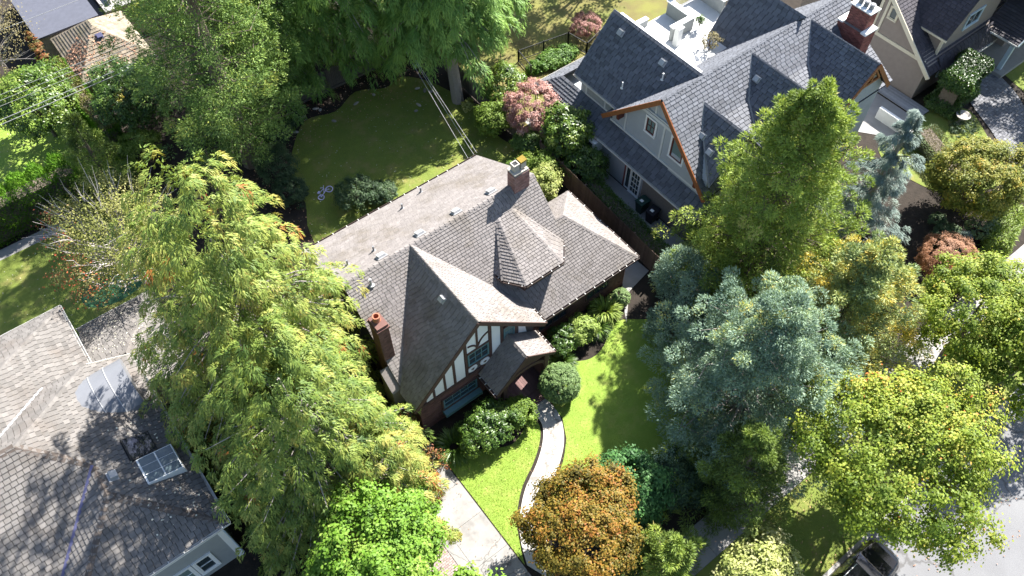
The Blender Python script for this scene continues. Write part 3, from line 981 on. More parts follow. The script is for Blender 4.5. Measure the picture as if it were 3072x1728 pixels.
# driveway: base plus concrete bays
dv = sheet('driveway', [(3.35, 16.5), (7.14, 16.5), (7.14, 4.6), (3.35, 4.6)], .004, M['joint']); ORG[dv] = Vector((0, 0, 0))
ys = [16.4, 14.1, 11.75, 9.6, 7.2, 4.65]
for a, b in zip(ys[:-1], ys[1:]):
    for x0, x1 in ((4.6, 5.13), (5.145, 7.12)):
        mb = MB(); mb.box(x0, b + .007, .006, x1, a - .007, .05); mb.build('driveway_slab', M['drive'], dv)
lay_pieces('paver', [[(3.36, 7.0, .006), (4.58, 7.0, .006), (4.58, 12.6, .006), (3.36, 12.6, .006)]], M['paver'], dv, .11, .22, .04, .04, .012, .012, shift='half', limit=60)
sheet('driveway_apron', [(4.3, -1.0), (7.4, -1.0), (7.1, 2.8), (4.6, 2.8)], .009, M['drive'])
# stone side patio and gravel by the dining wing
sheet('side_patio', [(20.6, 15.6), (22.3, 17.2), (24.3, 17.6), (24.2, 19.6), (23.0, 18.6), (21.6, 17.0)], .006, M['walk'])
sheet('side_passage', [(24.9, 12), (27.7, 12), (27.7, 33), (26.3, 33), (26.3, 20)], .004, M['walk'])
# curved cobbled walk of the far house
cl = smooth_open([(55.6, 17.4), (54.3, 15.6), (53.0, 14.2), (51.6, 11.5), (49.6, 8.6), (47.5, 6.4), (45.5, 4.7)], 5)
cr_ = smooth_open([(58.6, 16.2), (57.5, 15.0), (56.4, 12.6), (53.8, 9.3), (51.0, 7.2), (48.9, 5.6), (47.6, 4.7)], 5)
cw = sheet('cobbled_walk', cl + cr_[::-1], .006, M['joint']); ORG[cw] = Vector((0, 0, 0))
cf = []
for i in range(len(cl) - 1):
    cf.append([(*cl[i], .01), (*cl[i + 1], .01), (*cr_[i + 1], .01), (*cr_[i], .01)])
lay_pieces('cobble', cf, M['cobble'], cw, .22, .26, .035, .035, .02, .02, shift='random', limit=250)

# ------------------------------------------------------------------ brown tudor house in the middle
HB = thing('tudor_house', 'brown shingled tudor house with half-timbered front gable in the centre', 'house', (12.5, 20, 0))
zr, Yr = 8.0, 22.65
fz = lambda y: zr - .981 * (Yr - y)
main_front = [(7.0, 17.45, fz(17.45)), (22.73, 17.45, fz(17.45)), (19.5, 20.62, fz(20.62)), (18.97, 20.62, fz(20.62)), (18.97, Yr, zr), (7.0, Yr, zr)]
main_back = [(18.97, Yr, zr), (18.97, 28.0, 5.0), (7.0, 28.0, 5.0), (7.0, Yr, zr)][::-1]
main_back = [(7.0, Yr, zr), (18.97, Yr, zr), (18.97, 28.0, 5.0), (7.0, 28.0, 5.0)]
wing_r = [(22.73, 17.45, fz(17.45)), (22.73, 23.8, fz(17.45)), (19.5, 20.62, fz(20.62))]
wing_b = [(22.73, 23.8, fz(17.45)), (18.8, 23.8, fz(17.45)), (18.8, 20.62, fz(20.62)), (19.5, 20.62, fz(20.62))]
gx, gy, gz = 11.0, 16.8, 8.02
gl = lambda x: gz - 1.07 * (gx - x)
gr = lambda x: gz - 1.0 * (x - gx)
gab_l = [(6.85, gy, gl(6.85)), (gx, gy, gz), (gx, 22.68, gz), (6.85, 18.15, gl(6.85))][::-1]
gab_r = [(gx, gy, gz), (15.25, gy, gr(15.25)), (15.25, 18.34, gr(15.25)), (gx, 22.68, gz)]
# dormer
T1, T2 = (15.95, 21.92, 7.29), (16.9, 21.92, 7.29)
dA, dB, dC, dD, dE, dF = (14.36, 20.05, 5.5), (14.43, 19.42, 5.5), (15.2, 18.42, 5.5), (17.69, 18.42, 5.5), (18.57, 19.46, 5.5), (18.52, 20.05, 5.5)
d_faces = [[T1, dA, dB], [T1, dB, dC], [T1, dC, dD, T2], [T2, dD, dE], [T2, dE, dF]]
# porch roof
pz = 4.45
porch_l = [(11.0, 15.5, 2.4), (12.95, 15.5, pz), (12.95, 17.15, pz), (11.0, 17.15, 2.4)][::-1]
porch_r = [(12.95, 15.5, pz), (14.85, 15.5, 2.95), (14.85, 17.35, 2.95), (12.95, 17.15, pz)]
porch_r = [(12.95, 15.5, pz), (14.85, 15.5, 2.95), (14.85, 17.15, 2.95), (12.95, 17.15, pz)]
up = lambda f: f if frame_of(f)[3].z > 0 else f[::-1]
house_faces = [up(f) for f in [main_front, main_back, wing_r, wing_b, gab_l, gab_r] + d_faces + [porch_l, porch_r]]
rf = roof_deck(house_faces, M['deck_brown'], HB)
def hidden_gable(c):
    # under the front gable or the dormer
    if abs(c.z - fz(c.y)) < .1 and c.y < Yr:
        if 6.9 < c.x < 15.2 and (gl(c.x) if c.x < gx else gr(c.x)) > c.z + .05: return False
        if 14.3 < c.x < 18.6 and 18.4 < c.y < 21.8: return False
    return True
lay_pieces('shingle', [up(main_back)], M['shingle_brown'], rf, .168, .27, .014, .004, .008, seed=12, limit=0, plural='rear_shingles')
lay_pieces('shingle', [f for f in house_faces if f[0] != up(main_back)[0] or f[1] != up(main_back)[1]], M['shingle_brown'], rf, .168, .27, .04, .005, .020, seed=11, mask=hidden_gable)
up_n = lambda f: frame_of(up(f))[3]
def caps(p, q, fa, fb, m='shingle_brown', L=.3, half=.12, par=None):
    ridge_caps(p, q, up_n(fa), up_n(fb), M[m], par or rf, L, half)
caps((7.0, Yr, zr), (18.97, Yr, zr), main_front, main_back)
caps((gx, gy, gz), (gx, 22.6, gz), gab_l, gab_r)
caps((22.73, 17.45, fz(17.45)), (19.5, 20.62, fz(20.62)), main_front, wing_r)
caps((22.73, 23.8, fz(17.45)), (19.5, 20.62, fz(20.62)), wing_r, wing_b)
caps(dB, T1, d_faces[0], d_faces[1]); caps(dC, T1, d_faces[1], d_faces[2]); caps(dD, T2, d_faces[2], d_faces[3]); caps(dE, T2, d_faces[3], d_faces[4])
caps((12.95, 15.5, pz), (12.95, 17.15, pz), porch_l, porch_r)
# walls
w = MB()
w.prism([(7.36, 17.85, 0), (7.36, 17.85, fz(17.85) - .15), (7.36, Yr, zr - .2), (7.36, 27.7, 4.95), (7.36, 27.7, 0)], (11.36, 0, 0))
w.box(18.72, 17.86, 0, 22.3, 23.4, 2.8)
w.prism([(7.28, 17.2, 0), (14.75, 17.2, 0), (14.75, 17.2, gr(14.75) - .2), (gx, 17.2, gz - .25), (7.28, 17.2, gl(7.28) - .2)], (0, 4.6, 0))
wall = w.build('wall', M['mortar_dark'], HB)
lay_pieces('brick', [[(7.28, 17.2, 0), (11.6, 17.2, 0), (11.6, 17.2, 2.82), (7.28, 17.2, 2.82)],
                     [(14.75, 17.85, 0), (22.3, 17.85, 0), (22.3, 17.85, 2.75), (14.75, 17.85, 2.75)],
                     [(7.27, 21.8, 0), (7.27, 17.2, 0), (7.27, 17.2, 3.3), (7.27, 21.8, 3.3)]], M['brick'], wall, .075, .22, .012, .012, .01, .01, shift='half', limit=200, seed=5)
# half timbering on the gable wall, wall plane y = 17.2
fy = 17.2
tb = MB(); pn = []
def panel(pts):
    mb = MB(); mb.prism([(x, fy, z) for x, z in pts], (0, -.03, 0)); mb.build('plaster_panel', M['plaster'], wall)
lt = lambda x: gl(x) - .52
rt_ = lambda x: gr(x) - .50
panel([(7.75, 2.95), (8.16, 2.95), (8.16, lt(8.16)), (7.9, lt(7.9))])
panel([(8.30, 2.97), (8.86, 2.97), (8.86, lt(8.86)), (8.30, lt(8.30))])
panel([(8.98, 2.97), (9.46, 2.97), (9.46, lt(9.46)), (8.98, lt(8.98))])
panel([(9.63, 2.97), (10.20, 2.97), (10.20, lt(10.20)), (9.63, lt(9.63))])
panel([(10.42, 5.12), (10.98, 5.12), (10.98, lt(10.98)), (10.42, lt(10.42))])
panel([(11.10, 5.12), (11.74, 5.12), (11.74, rt_(11.74)), (11.2, rt_(11.2)), (11.10, rt_(11.1))])
panel([(11.97, 3.3), (12.5, 3.6), (12.5, rt_(12.5)), (11.97, rt_(11.97))])
panel([(13.72, 3.15), (14.3, 3.15), (14.1, rt_(14.1)), (13.72, rt_(13.72))])
def bm(x0, z0, x1, z1, w_=.14, dep=.07):
    mb = MB(); mb.beam((x0, fy - dep / 2 - .002, z0), (x1, fy - dep / 2 - .002, z1), w_, dep, up=(0, -1, 0)); mb.build('timber', M['timber'], wall)
bm(7.3, 2.86, 14.7, 2.86, .17, .08)
for x in (8.23, 8.92, 9.545, 10.31):
    bm(x, 2.95, x, lt(x) + .05, .13)
bm(11.04, 5.1, 11.04, 7.0, .12); bm(11.85, 2.95, 11.85, rt_(11.85) + .1, .17); bm(12.6, 2.95, 12.6, rt_(12.6) + .1, .16); bm(13.5, 2.95, 13.5, rt_(13.5) + .1, .14)
bm(10.38, 5.04, 11.78, 5.04, .14, .075); bm(10.38, 3.72, 11.78, 3.72, .14, .075); bm(12.7, 4.05, 13.44, 4.05, .12, .075); bm(12.7, 5.3, 13.44, 5.3, .12, .075); bm(13.6, 3.08, 14.6, 3.08, .12, .075)
# curved braces over the upper window
def arc(cx, cz, r, a0, a1):
    mb = MB(); n = 8
    for i in range(n):
        t0 = rad(a0 + (a1 - a0) * i / n); t1 = rad(a0 + (a1 - a0) * (i + 1) / n)
        mb.beam((cx + r * math.cos(t0), fy - .045, cz + r * math.sin(t0)), (cx + r * math.cos(t1), fy - .045, cz + r * math.sin(t1)), .09, .07, up=(0, -1, 0))
    mb.build('curved_timber', M['timber'], wall)
arc(10.42, 5.15, .56, 5, 85); arc(11.95, 5.15, .86, 95, 172)
# medallions
for x, z in ((10.67, 3.33), (11.46, 3.29)):
    mb = MB(); mb.prism([(x + .30 * math.cos(t / 20 * 6.2832), fy - .002, z + .27 * math.sin(t / 20 * 6.2832)) for t in range(20)], (0, -.05, 0))
    md = mb.build('medallion', M['plaster'], wall)
    c4 = MB(); c4.box(x - .10, fy - .075, z - .028, x + .10, fy - .053, z + .028); c4.box(x - .028, fy - .082, z - .10, x + .028, fy - .0765, z + .10); c4.build('quatrefoil', M['timber'], md)
window(wall, (10.42, fy, 3.8), (1, 0, 0), (0, -1, 0), 1.32, 1.16, M['teal'], M['glass'], 3, 2, .08)
window(wall, (12.72, fy, 4.12), (1, 0, 0), (0, -1, 0), .7, 1.1, M['teal'], M['glass_pale'], 2, 2, .06)
window(wall, (8.66, fy, 1.1), (1, 0, 0), (0, -1, 0), 2.2, 1.0, M['teal'], M['glass'], 4, 2, .09, trim_m=M['timber'], tw=.1)
fb = MB(); fb.box(8.55, 16.78, .72, 10.95, 17.17, 1.0); fb.build('flower_box', M['teal'], wall)
window(wall, (15.6, 17.85, 1.0), (1, 0, 0), (0, -1, 0), 2.2, 1.3, M['timber'], M['glass'], 4, 2, .08)
window(wall, (19.2, 17.85, 1.0), (1, 0, 0), (0, -1, 0), 1.8, 1.3, M['timber'], M['glass'], 3, 2, .08)
# barge boards
bb = MB()
bb.beam((6.85, gy - .02, gl(6.85) - .10), (gx, gy - .02, gz - .10), .26, .05, up=(0, -1, 0)); bb.beam((gx, gy - .026, gz - .10), (15.25, gy - .026, gr(15.25) - .10), .26, .05, up=(0, -1, 0))
bb.build('barge_board', M['timber'], HB)
sf = MB(); sf.box(6.93, 17.86, 0, 7.0, 17.9, .2)
# gutters
gutter((15.3, 17.45, 2.87), (22.78, 17.45, 2.87), (0, -1, 0), M['gutter_brown'], HB, M['gutter_white'], .62)
gutter((22.73, 17.40, 2.87), (22.73, 23.85, 2.87), (1, 0, 0), M['gutter_brown'], HB, M['gutter_white'], .62)
gutter((18.97, 28.0, 4.97), (7.0, 28.0, 4.97), (0, 1, 0), M['gutter_brown'], HB, M['gutter_white'], .75)
gutter((15.25, 16.78, gr(15.25) - .03), (15.25, 18.0, gr(15.25) - .03), (1, 0, 0), M['gutter_brown'], HB, M['gutter_white'], .3)
gutter((14.85, 15.48, 2.92), (14.85, 17.1, 2.92), (1, 0, 0), M['gutter_brown'], HB, M['gutter_white'], .3)
gutter((11.0, 17.1, 2.37), (11.0, 15.48, 2.37), (-1, 0, 0), M['gutter_brown'], HB, M['gutter_white'], .4)
for a, b in ((dA, dB), (dB, dC), (dC, dD), (dD, dE), (dE, dF)):
    av, bv = Vector(a), Vector(b); o_ = (bv - av).cross(Vector((0, 0, 1)))
    gutter(av - Vector((0, 0, .03)), bv - Vector((0, 0, .03)), o_, M['gutter_brown'], HB, M['gutter_white'], .5, .1, .1)
# dormer walls
dw = MB(); dpts = [(14.85, 20.3), (14.9, 19.55), (15.42, 18.85), (17.45, 18.85), (18.12, 19.6), (18.1, 20.3)]
dw.prism([(x, y, 3.9) for x, y in dpts], (0, 0, 1.5)); dm = dw.build('dormer_wall', M['timber'], HB)
for x0, x1 in ((15.6, 15.95), (16.75, 17.25)):
    mb = MB(); mb.box(x0, 18.81, 4.5, x1, 18.845, 5.25); mb.build('plaster_panel', M['plaster'], dm)
window(dm, (16.0, 18.85, 4.55), (1, 0, 0), (0, -1, 0), .7, .75, M['white'], M['glass'], 2, 1, .06)
dirv = Vector((15.42 - 14.9, 18.85 - 19.55, 0)).normalized(); nn_ = dirv.cross(Vector((0, 0, 1)))
mb = MB(); mb.obox(Vector((14.9, 19.55, 4.95)) + dirv * .15 + nn_ * .004, dirv * .5, (0, 0, .4), nn_ * .03); mb.build('plaster_panel', M['plaster'], dm)
# ridge chimney with clay pots
def chimney(parent, x0, y0, x1, y1, z0, z1, bm_, tone='mortar', cap=True, limit=60, lead=True, name='chimney'):
    c = MB(); c.box(x0 + .012, y0 + .012, z0, x1 - .012, y1 - .012, z1)
    ch = c.build(name, M[tone], parent)
    fs = [[(x0 + .012, y0 + .012, z0), (x1 - .012, y0 + .012, z0), (x1 - .012, y0 + .012, z1), (x0 + .012, y0 + .012, z1)],
          [(x0 + .012, y1 - .012, z0), (x0 + .012, y0 + .012, z0), (x0 + .012, y0 + .012, z1), (x0 + .012, y1 - .012, z1)],
          [(x1 - .012, y0 + .012, z0), (x1 - .012, y1 - .012, z0), (x1 - .012, y1 - .012, z1), (x1 - .012, y0 + .012, z1)],
          [(x1 - .012, y1 - .012, z0), (x0 + .012, y1 - .012, z0), (x0 + .012, y1 - .012, z1), (x1 - .012, y1 - .012, z1)]]
    lay_pieces('brick', fs, M[bm_], ch, .078, .215, .012, .012, .012, .012, shift='half', limit=limit, seed=9)
    return ch
rc = chimney(HB, 17.42, 22.3, 18.42, 22.95, 7.3, 8.95, 'brick_pale', limit=60)
mb = MB(); mb.box(17.46, 22.34, 8.95, 18.38, 22.91, 9.06); mb.box(17.40, 22.28, 9.06, 18.0, 22.97, 9.14); mb.build('chimney_cap', M['claypot'], rc)
for x in (17.68, 18.13):
    mb = MB(); mb.prism([(x - .17, 22.46, 9.14), (x + .17, 22.46, 9.14), (x + .17, 22.80, 9.14), (x - .17, 22.80, 9.14)], (0, 0, .42))
    p_ = mb.build('chimney_pot', M['claypot'], rc)
    mb = MB()
    if x < 18: mb.box(x - .19, 22.44, 9.56, x + .19, 22.5, 9.62); mb.box(x - .19, 22.76, 9.56, x + .19, 22.82, 9.62); mb.box(x - .19, 22.5, 9.56, x - .13, 22.76, 9.62); mb.box(x + .13, 22.5, 9.56, x + .19, 22.76, 9.62); mb.build('pot_rim', M['claypot'], p_); mb = MB(); mb.box(x - .13, 22.5, 9.562, x + .13, 22.76, 9.575); mb.build('flue', M['iron'], p_)
    else: mb.prism([(x - .2, 22.43, 9.56), (x + .2, 22.43, 9.6), (x + .2, 22.83, 9.6), (x - .2, 22.83, 9.56)], (0, 0, .1)); mb.build('moss_cap', M['moss'], p_)
# tall outside chimney on the west wall
lc = chimney(HB, 6.98, 19.45, 7.58, 20.3, 0, 7.6, 'brick', limit=80)
mb = MB(); mb.box(6.92, 19.39, 7.6, 7.64, 20.36, 7.68); mb.box(6.98, 19.45, 7.68, 7.58, 20.3, 7.85); mb.build('chimney_cap', M['brick'], lc)
mb = MB(); mb.lathe((7.28, 19.95, 7.85), [(.2, 0), (.17, .16), (.2, .2), (.19, .36), (.14, .36), (.13, .1)], 12); mb.build('chimney_pot', M['terracotta'], lc)
mb = MB(); mb.prism([(6.5, 18.3, 3.6), (6.5, 19.3, 4.6), (6.5, 19.3, 0), (6.5, 18.3, 0)], (.75, 0, 0)); mb.build('chimney_shoulder', M['shingle_brown'], lc)
# roof vents and plumbing stacks
def bz(y): return zr - .56 * (y - Yr)
def vent_box(x, y, zf, nrm, parent, m, w=.36, h=.16, name='roof_vent'):
    n = Vector(nrm).normalized(); hh = Vector((0, 0, 1)).cross(n).normalized(); s = n.cross(hh).normalized()
    p = Vector((x, y, zf)); mb = MB()
    mb.obox(p - hh * w * .7 - s * w * .6 + n * .03, hh * w * 1.4, s * w * 1.2, n * .02)
    mb.obox(p - hh * w / 2 - s * w * .45 + n * .05, hh * w, s * w * .9, n * h)
    return mb.build(name, m, parent)
nb2 = (0, .56, 1)
for x, y in ((16.5, 23.08), (14.2, 23.05), (11.85, 22.98), (9.5, 22.95)):
    vent_box(x, y + .1, bz(y + .1), nb2, HB, M['metal_grey'], .42, .13)
def pipe(x, y, z, h, r, m, parent, name='plumbing_vent'):
    mb = MB(); mb.lathe((x, y, z - .05), [(r * 2.4, 0), (r * 2.2, .07), (r, .09), (r, h), (r * .7, h)], 10); mb.build(name, m, parent)
for x, y in ((14.49, 27.3), (12.84, 26.65), (9.55, 24.0), (8.04, 24.1)):
    pipe(x, y, bz(y) + .02, .42, .05, M['lead'], HB)
pipe(8.25, 22.1, fz(22.1) + .02, .55, .07, M['metal_grey'], HB)
n_l = up_n(gab_l)
vent_box(10.55, 19.2, gl(10.55), n_l, HB, M['metal_grey'], .3, .15)
# porch
pb = MB(); pb.box(11.45, 15.35, 0, 14.55, 17.17, .40); pf = pb.build('porch_base', M['brick'], HB)
brd = MB(); brd.box(0, 0, 0, .135, 1.86, .03)
bmes = [None] * 3
for i in range(3):
    q = MB(); q.box(0, 0, 0, .135, 1.86, .03, .2 + .3 * i); bmes[i] = q.mesh('floor_board', M['deckboard'])
for i in range(22):
    o = bpy.data.objects.new('floor_board', bmes[random.randrange(3)]); COL.objects.link(o); o.parent = pf; o.location = Vector((11.43 + i * .143, 15.3, .402)) - ORG[pf]
for i, (y0, z1) in enumerate(((15.0, .27), (14.7, .14))):
    mb = MB(); mb.box(12.1, y0, 0, 13.9, 15.34 - .001 * i - .0, z1); mb.build('porch_step', M['deckboard'], HB)
# porch side wall with a square opening, and arched front
pw = MB()
pw.box(14.3, 15.6, .4, 14.52, 16.15, 2.85); pw.box(14.3, 16.75, .4, 14.52, 17.18, 2.85); pw.box(14.3, 16.15, .4, 14.52, 16.75, 1.35); pw.box(14.3, 16.15, 2.15, 14.52, 16.75, 2.85)
pwo = pw.build('porch_wall', M['brick'], HB)
pp = MB(); pp.box(11.5, 15.6, .4, 11.75, 15.85, 2.3); pp.box(14.28, 15.58, .4, 14.54, 15.85, 2.9); pp.build('porch_post', M['timber'], HB)
pa = MB()
for i in range(10):
    t0, t1 = math.pi * i / 10, math.pi * (i + 1) / 10
    pa.prism([(13.0 - 1.25 * math.cos(t0), 15.62, 2.0 + .75 * math.sin(t0)), (13.0 - 1.25 * math.cos(t1), 15.62, 2.0 + .75 * math.sin(t1)),
              (13.0 - 1.42 * math.cos(t1), 15.62, 2.05 + .98 * math.sin(t1)), (13.0 - 1.42 * math.cos(t0), 15.62, 2.05 + .98 * math.sin(t0))], (0, .2, 0))
pa.prism([(11.9, 15.66, 2.9), (14.2, 15.66, 2.9), (12.97, 15.66, 4.2)], (0, .12, 0))
pa.build('porch_arch', M['timber'], HB)
pbb = MB(); pbb.beam((11.0, 15.47, 2.3), (12.95, 15.47, pz - .08), .2, .05, up=(0, -1, 0)); pbb.beam((12.95, 15.465, pz - .08), (14.85, 15.465, 2.87), .2, .05, up=(0, -1, 0)); pbb.build('barge_board', M['timber'], HB)
dr = MB(); dr.box(12.2, 17.12, .43, 13.2, 17.18, 2.5); dr.build('front_door', M['timber'], HB)
dm_ = MB(); dm_.box(0, 0, 0, .55, .38, .1); dm_.box(.03, .03, .1, .52, .35, .13)
o = dm_.build('parcel', M['paper'], loc=(12.25, 16.05, .437)); tag(o, 'small white and pink parcel left on the porch floor boards', 'parcel'); o.rotation_euler[2] = .15
pk = MB(); pk.box(.08, .08, .131, .47, .26, .142); pk.build('parcel_label', M['pink'], o)

# ------------------------------------------------------------------ grey slate roofed house, upper right
HN = thing('slate_roofed_house', 'grey stucco house with dark slate roofs and orange barge boards beyond the fence', 'house', (36, 24, 0))
nr, nY = 8.65, 22.1
RS = M['shingle_slate']
nbz = lambda y: nr - .98 * (y - nY)
nfz = lambda y: nr - .98 * (nY - y)
NXE = 44.3
n_front_u = [(27.9, 20.2, nfz(20.2)), (NXE, 20.2, nfz(20.2)), (NXE, nY, nr), (27.9, nY, nr)]
nlow = lambda y: nfz(20.2) - .55 * (20.2 - y)
n_front_l = [(31.0, 16.9, nlow(16.9)), (NXE, 16.9, nlow(16.9)), (NXE, 20.2, nfz(20.2)), (31.0, 20.2, nfz(20.2))]
n_front_g = [(27.9, 17.55, nfz(17.55)), (31.0, 17.55, nfz(17.55)), (31.0, 20.2, nfz(20.2)), (27.9, 20.2, nfz(20.2))]
n_back = [(27.9, nY, nr), (NXE, nY, nr), (NXE, 26.5, nbz(26.5)), (27.9, 26.5, nbz(26.5))]
# west wing with steep dark slope
ws = (8.6 - 5.05) / 2.95
w_dark = [(28.35, 25.75, 5.05), (28.35, 30.0, 5.05), (31.3, 30.0, 8.6), (31.3, 22.2, 8.6)]
w_lite = [(31.3, 22.2, 8.6), (31.3, 30.0, 8.6), (32.2, 30.0, 7.7), (32.2, 23.1, 7.7)]
# second wing behind the deck
w2_dark = [(37.45, 25.3, 5.5), (37.45, 27.0, 5.5), (39.75, 27.0, 9.0), (39.75, 21.8, 9.0)]
w2_lite = [(39.75, 21.8, 9.0), (39.75, 27.0, 9.0), (42.2, 27.0, 5.4), (42.2, 25.4, 5.4)]
# front cross gables: tip, ridge end
def cross(xr, zt, yf, half_l, half_r, sl=1.12, yv=None):
    yt = nY - (nr - zt) / .98
    zl = zt - sl * half_l; zr2 = zt - sl * half_r
    # meeting the upper then the lower front slope
    def meet(z):
        y = nY - (nr - z) / .98
        if y < 20.2: y = 20.2 - (nfz(20.2) - z) / .55
        return y
    xm_l = xr - (zt - nfz(20.2)) / sl; xm_r = xr + (zt - nfz(20.2)) / sl
    L_ = [(xr, yf, zt), (xr, yt, zt), (xm_l, 20.2, nfz(20.2)), (xr - half_l, max(yf + .02, meet(zl)), zl), (xr - half_l, yf, zl)]
    R_ = [(xr, yf, zt), (xr, yt, zt), (xm_r, 20.2, nfz(20.2)), (xr + half_r, max(yf + .02, meet(zr2)), zr2), (xr + half_r, yf, zr2)]
    return L_, R_
cA = cross(30.55, 7.75, 17.6, 2.4, 2.3, 1.15)
cB = cross(35.2, 8.5, 17.2, 2.7, 2.5, 1.12)
cC = cross(40.55, 8.45, 16.55, 3.0, 2.6, 1.12)
# skirt roof along the west side, hipped at the back corner
skirt = [(27.35, 17.3, 2.8), (27.35, 32.75, 2.8), (28.65, 31.4, 3.75), (28.65, 17.3, 3.75)]
skirt_b = [(27.35, 32.75, 2.8), (34.0, 32.75, 2.8), (34.0, 31.4, 3.75), (28.65, 31.4, 3.75)]
skirt_n = [(28.66, 29.6, 3.75), (28.66, 31.4, 3.75), (32.0, 31.4, 3.75), (32.0, 29.6, 5.0)]
nf = [up(f) for f in (n_front_u, n_front_l, n_front_g, n_back, w_dark, w_lite, w2_dark, w2_lite, *cA, *cB, *cC, skirt, skirt_b)]
rn = roof_deck(nf, M['deck_slate'], HN)
def nmask(c):
    if abs(c.y) < 99 and c.y < 22 and c.x > 31.5 and c.z < 5.6: return False
    return True
lay_pieces('shingle', nf, RS, rn, .235, .42, .05, .005, .034, seed=21, mask=nmask)
caps((27.9, nY, nr), (NXE, nY, nr), n_front_u, n_back, 'shingle_slate', .3, .15, rn)
for c_, tip in ((cA, 7.75), (cB, 8.5), (cC, 8.45)):
    caps(c_[0][0], c_[0][1], c_[0], c_[1], 'shingle_slate', .3, .12, rn)
caps(skirt[1], skirt[2], skirt, skirt_b, 'shingle_slate', .28, .1, rn)
caps((31.3, 22.2, 8.6), (31.3, 30.0, 8.6), w_dark, w_lite, 'shingle_slate', .3, .12, rn)
caps((39.75, 21.8, 9.0), (39.75, 27.0, 9.0), w2_dark, w2_lite, 'shingle_slate', .3, .12, rn)
# valley strips
for c_ in (cA, cB, cC):
    mb = MB(); p_, q_, r_ = (Vector(c_[0][i]) for i in (1, 2, 3))
    up_o = Vector((-.02, -.02, .05))
    mb.beam(p_ + up_o, q_ + up_o, .13, .02); mb.beam(q_ + up_o, r_ + up_o, .13, .02)
    mb.build('valley_flashing', M['lead'], rn)
# walls
w = MB()
w.box(27.78, 17.9, 0, 44.0, 32.2, 2.72)
w.prism([(28.42, 17.95, 2.72), (28.42, 26.25, 2.72), (28.42, 26.2, nbz(26.2) - .2), (28.42, nY, nr - .25), (28.42, 17.98, nfz(17.98) - .2)], (15.5, 0, 0))
w.prism([(28.68, 29.6, 2.72), (31.2, 29.6, 2.72), (31.2, 29.6, 8.3), (28.68, 29.6, 5.25)], (0, -5, 0))
for c_, xr, hl, hr in ((cA, 30.55, 2.2, 2.1), (cB, 35.2, 2.5, 2.3), (cC, 40.55, 2.75, 2.4)):
    yf = c_[0][0][1] + .35; zt = c_[0][0][2] - .25
    w.prism([(xr - hl, yf, 0), (xr + hr, yf, 0), (xr + hr, yf, zt - 1.12 * hr), (xr, yf, zt), (xr - hl, yf, zt - 1.12 * hl)], (0, 3.0, 0))
w.prism([(37.7, 26.7, 2.7), (42.0, 26.7, 2.7), (42.0, 26.7, 5.3), (39.75, 26.7, 8.7), (37.7, 26.7, 5.5)], (0, -3.0, 0))
nw = w.build('wall', M['grey_wall'], HN)
lay_pieces('brick', [[(27.78, 22.2, 0), (27.78, 17.9, 0), (27.78, 17.9, 2.7), (27.78, 22.2, 2.7)]], M['brick_red'], nw, .078, .225, .014, .014, .012, .012, shift='half', limit=240, seed=8)
mb = MB(); mb.box(27.765, 17.9, 0, 27.778, 22.2, 2.7); mb.build('mortar_bed', M['mortar'], nw)
# gable boards and trims on the west gable, wall face x = 28.42
bo = MB()
ox = 27.86
bo.beam((ox, 26.6, nbz(26.6) - .14), (ox, nY, nr - .14), .30, .07, up=(1, 0, 0)); bo.beam((ox - .004, nY, nr - .14), (ox - .004, 17.5, nfz(17.5) - .14), .30, .07, up=(1, 0, 0))
bo.build('barge_board', M['orange_wood'], HN)
def wb(y0, z0, y1, z1, w_=.14, d=.05, m='batten', nm='batten'):
    mb = MB(); mb.beam((28.42 - d / 2 - .002, y0, z0), (28.42 - d / 2 - .002, y1, z1), w_, d, up=(1, 0, 0)); mb.build(nm, M[m], nw)
wb(25.0, 3.8, 25.0, 5.25); wb(21.85, 3.8, 21.85, 6.6); wb(22.75, 6.75, 22.75, 7.7); wb(21.4, 6.75, 21.4, 7.6)
wb(24.0, 6.55, 20.2, 6.55, .22, .08); wb(24.0, 6.8, 20.4, 6.8, .10, .11)
wb(26.3, 3.78, 18.0, 3.78, .16, .07)
for y in (25.3, 18.5):
    mb = MB(); mb.box(27.9, y - .1, (nbz(y) if y > nY else nfz(y)) - .75, 28.4, y + .1, (nbz(y) if y > nY else nfz(y)) - .35); mb.build('bracket', M['red_wood'], HN)
window(nw, (28.42, 23.28, 5.15), (0, -1, 0), (-1, 0, 0), .72, 1.08, M['red_wood'], M['glass_pale'], 2, 2, .08, trim_m=M['white'], tw=.13)
window(nw, (28.42, 21.1, 4.75), (0, -1, 0), (-1, 0, 0), 1.0, 1.5, M['red_wood'], M['glass_pale'], 1, 1, .1, trim_m=M['white'], tw=.13)
# grey panel wall beside the steep wing
for y0, y1 in ((28.9, 27.25), (27.1, 26.3)):
    mb = MB(); mb.box(28.62, y1, 3.95, 28.675, y0, 4.95); mb.build('wall_panel', M['grey_siding'], nw)
mb = MB(); mb.box(28.6, 26.2, 3.80, 28.67, 29.1, 3.93); mb.box(28.6, 28.92, 3.931, 28.67, 29.08, 5.0); mb.box(28.6, 27.12, 3.931, 28.67, 27.24, 5.0); mb.build('white_trim', M['batten'], nw)
# patio door
window(nw, (27.765, 23.7, .12), (0, -1, 0), (-1, 0, 0), .5, 1.95, M['white'], M['glass'], 1, 1, .07)
window(nw, (27.765, 23.2, .12), (0, -1, 0), (-1, 0, 0), .82, 1.95, M['white'], M['glass'], 3, 4, .06, trim_m=M['white'], tw=.09, name='patio_door')
mb = MB(); mb.box(27.745, 22.3, 0, 27.778, 23.9, 2.7); mb.build('door_surround', M['brick_red'], nw)
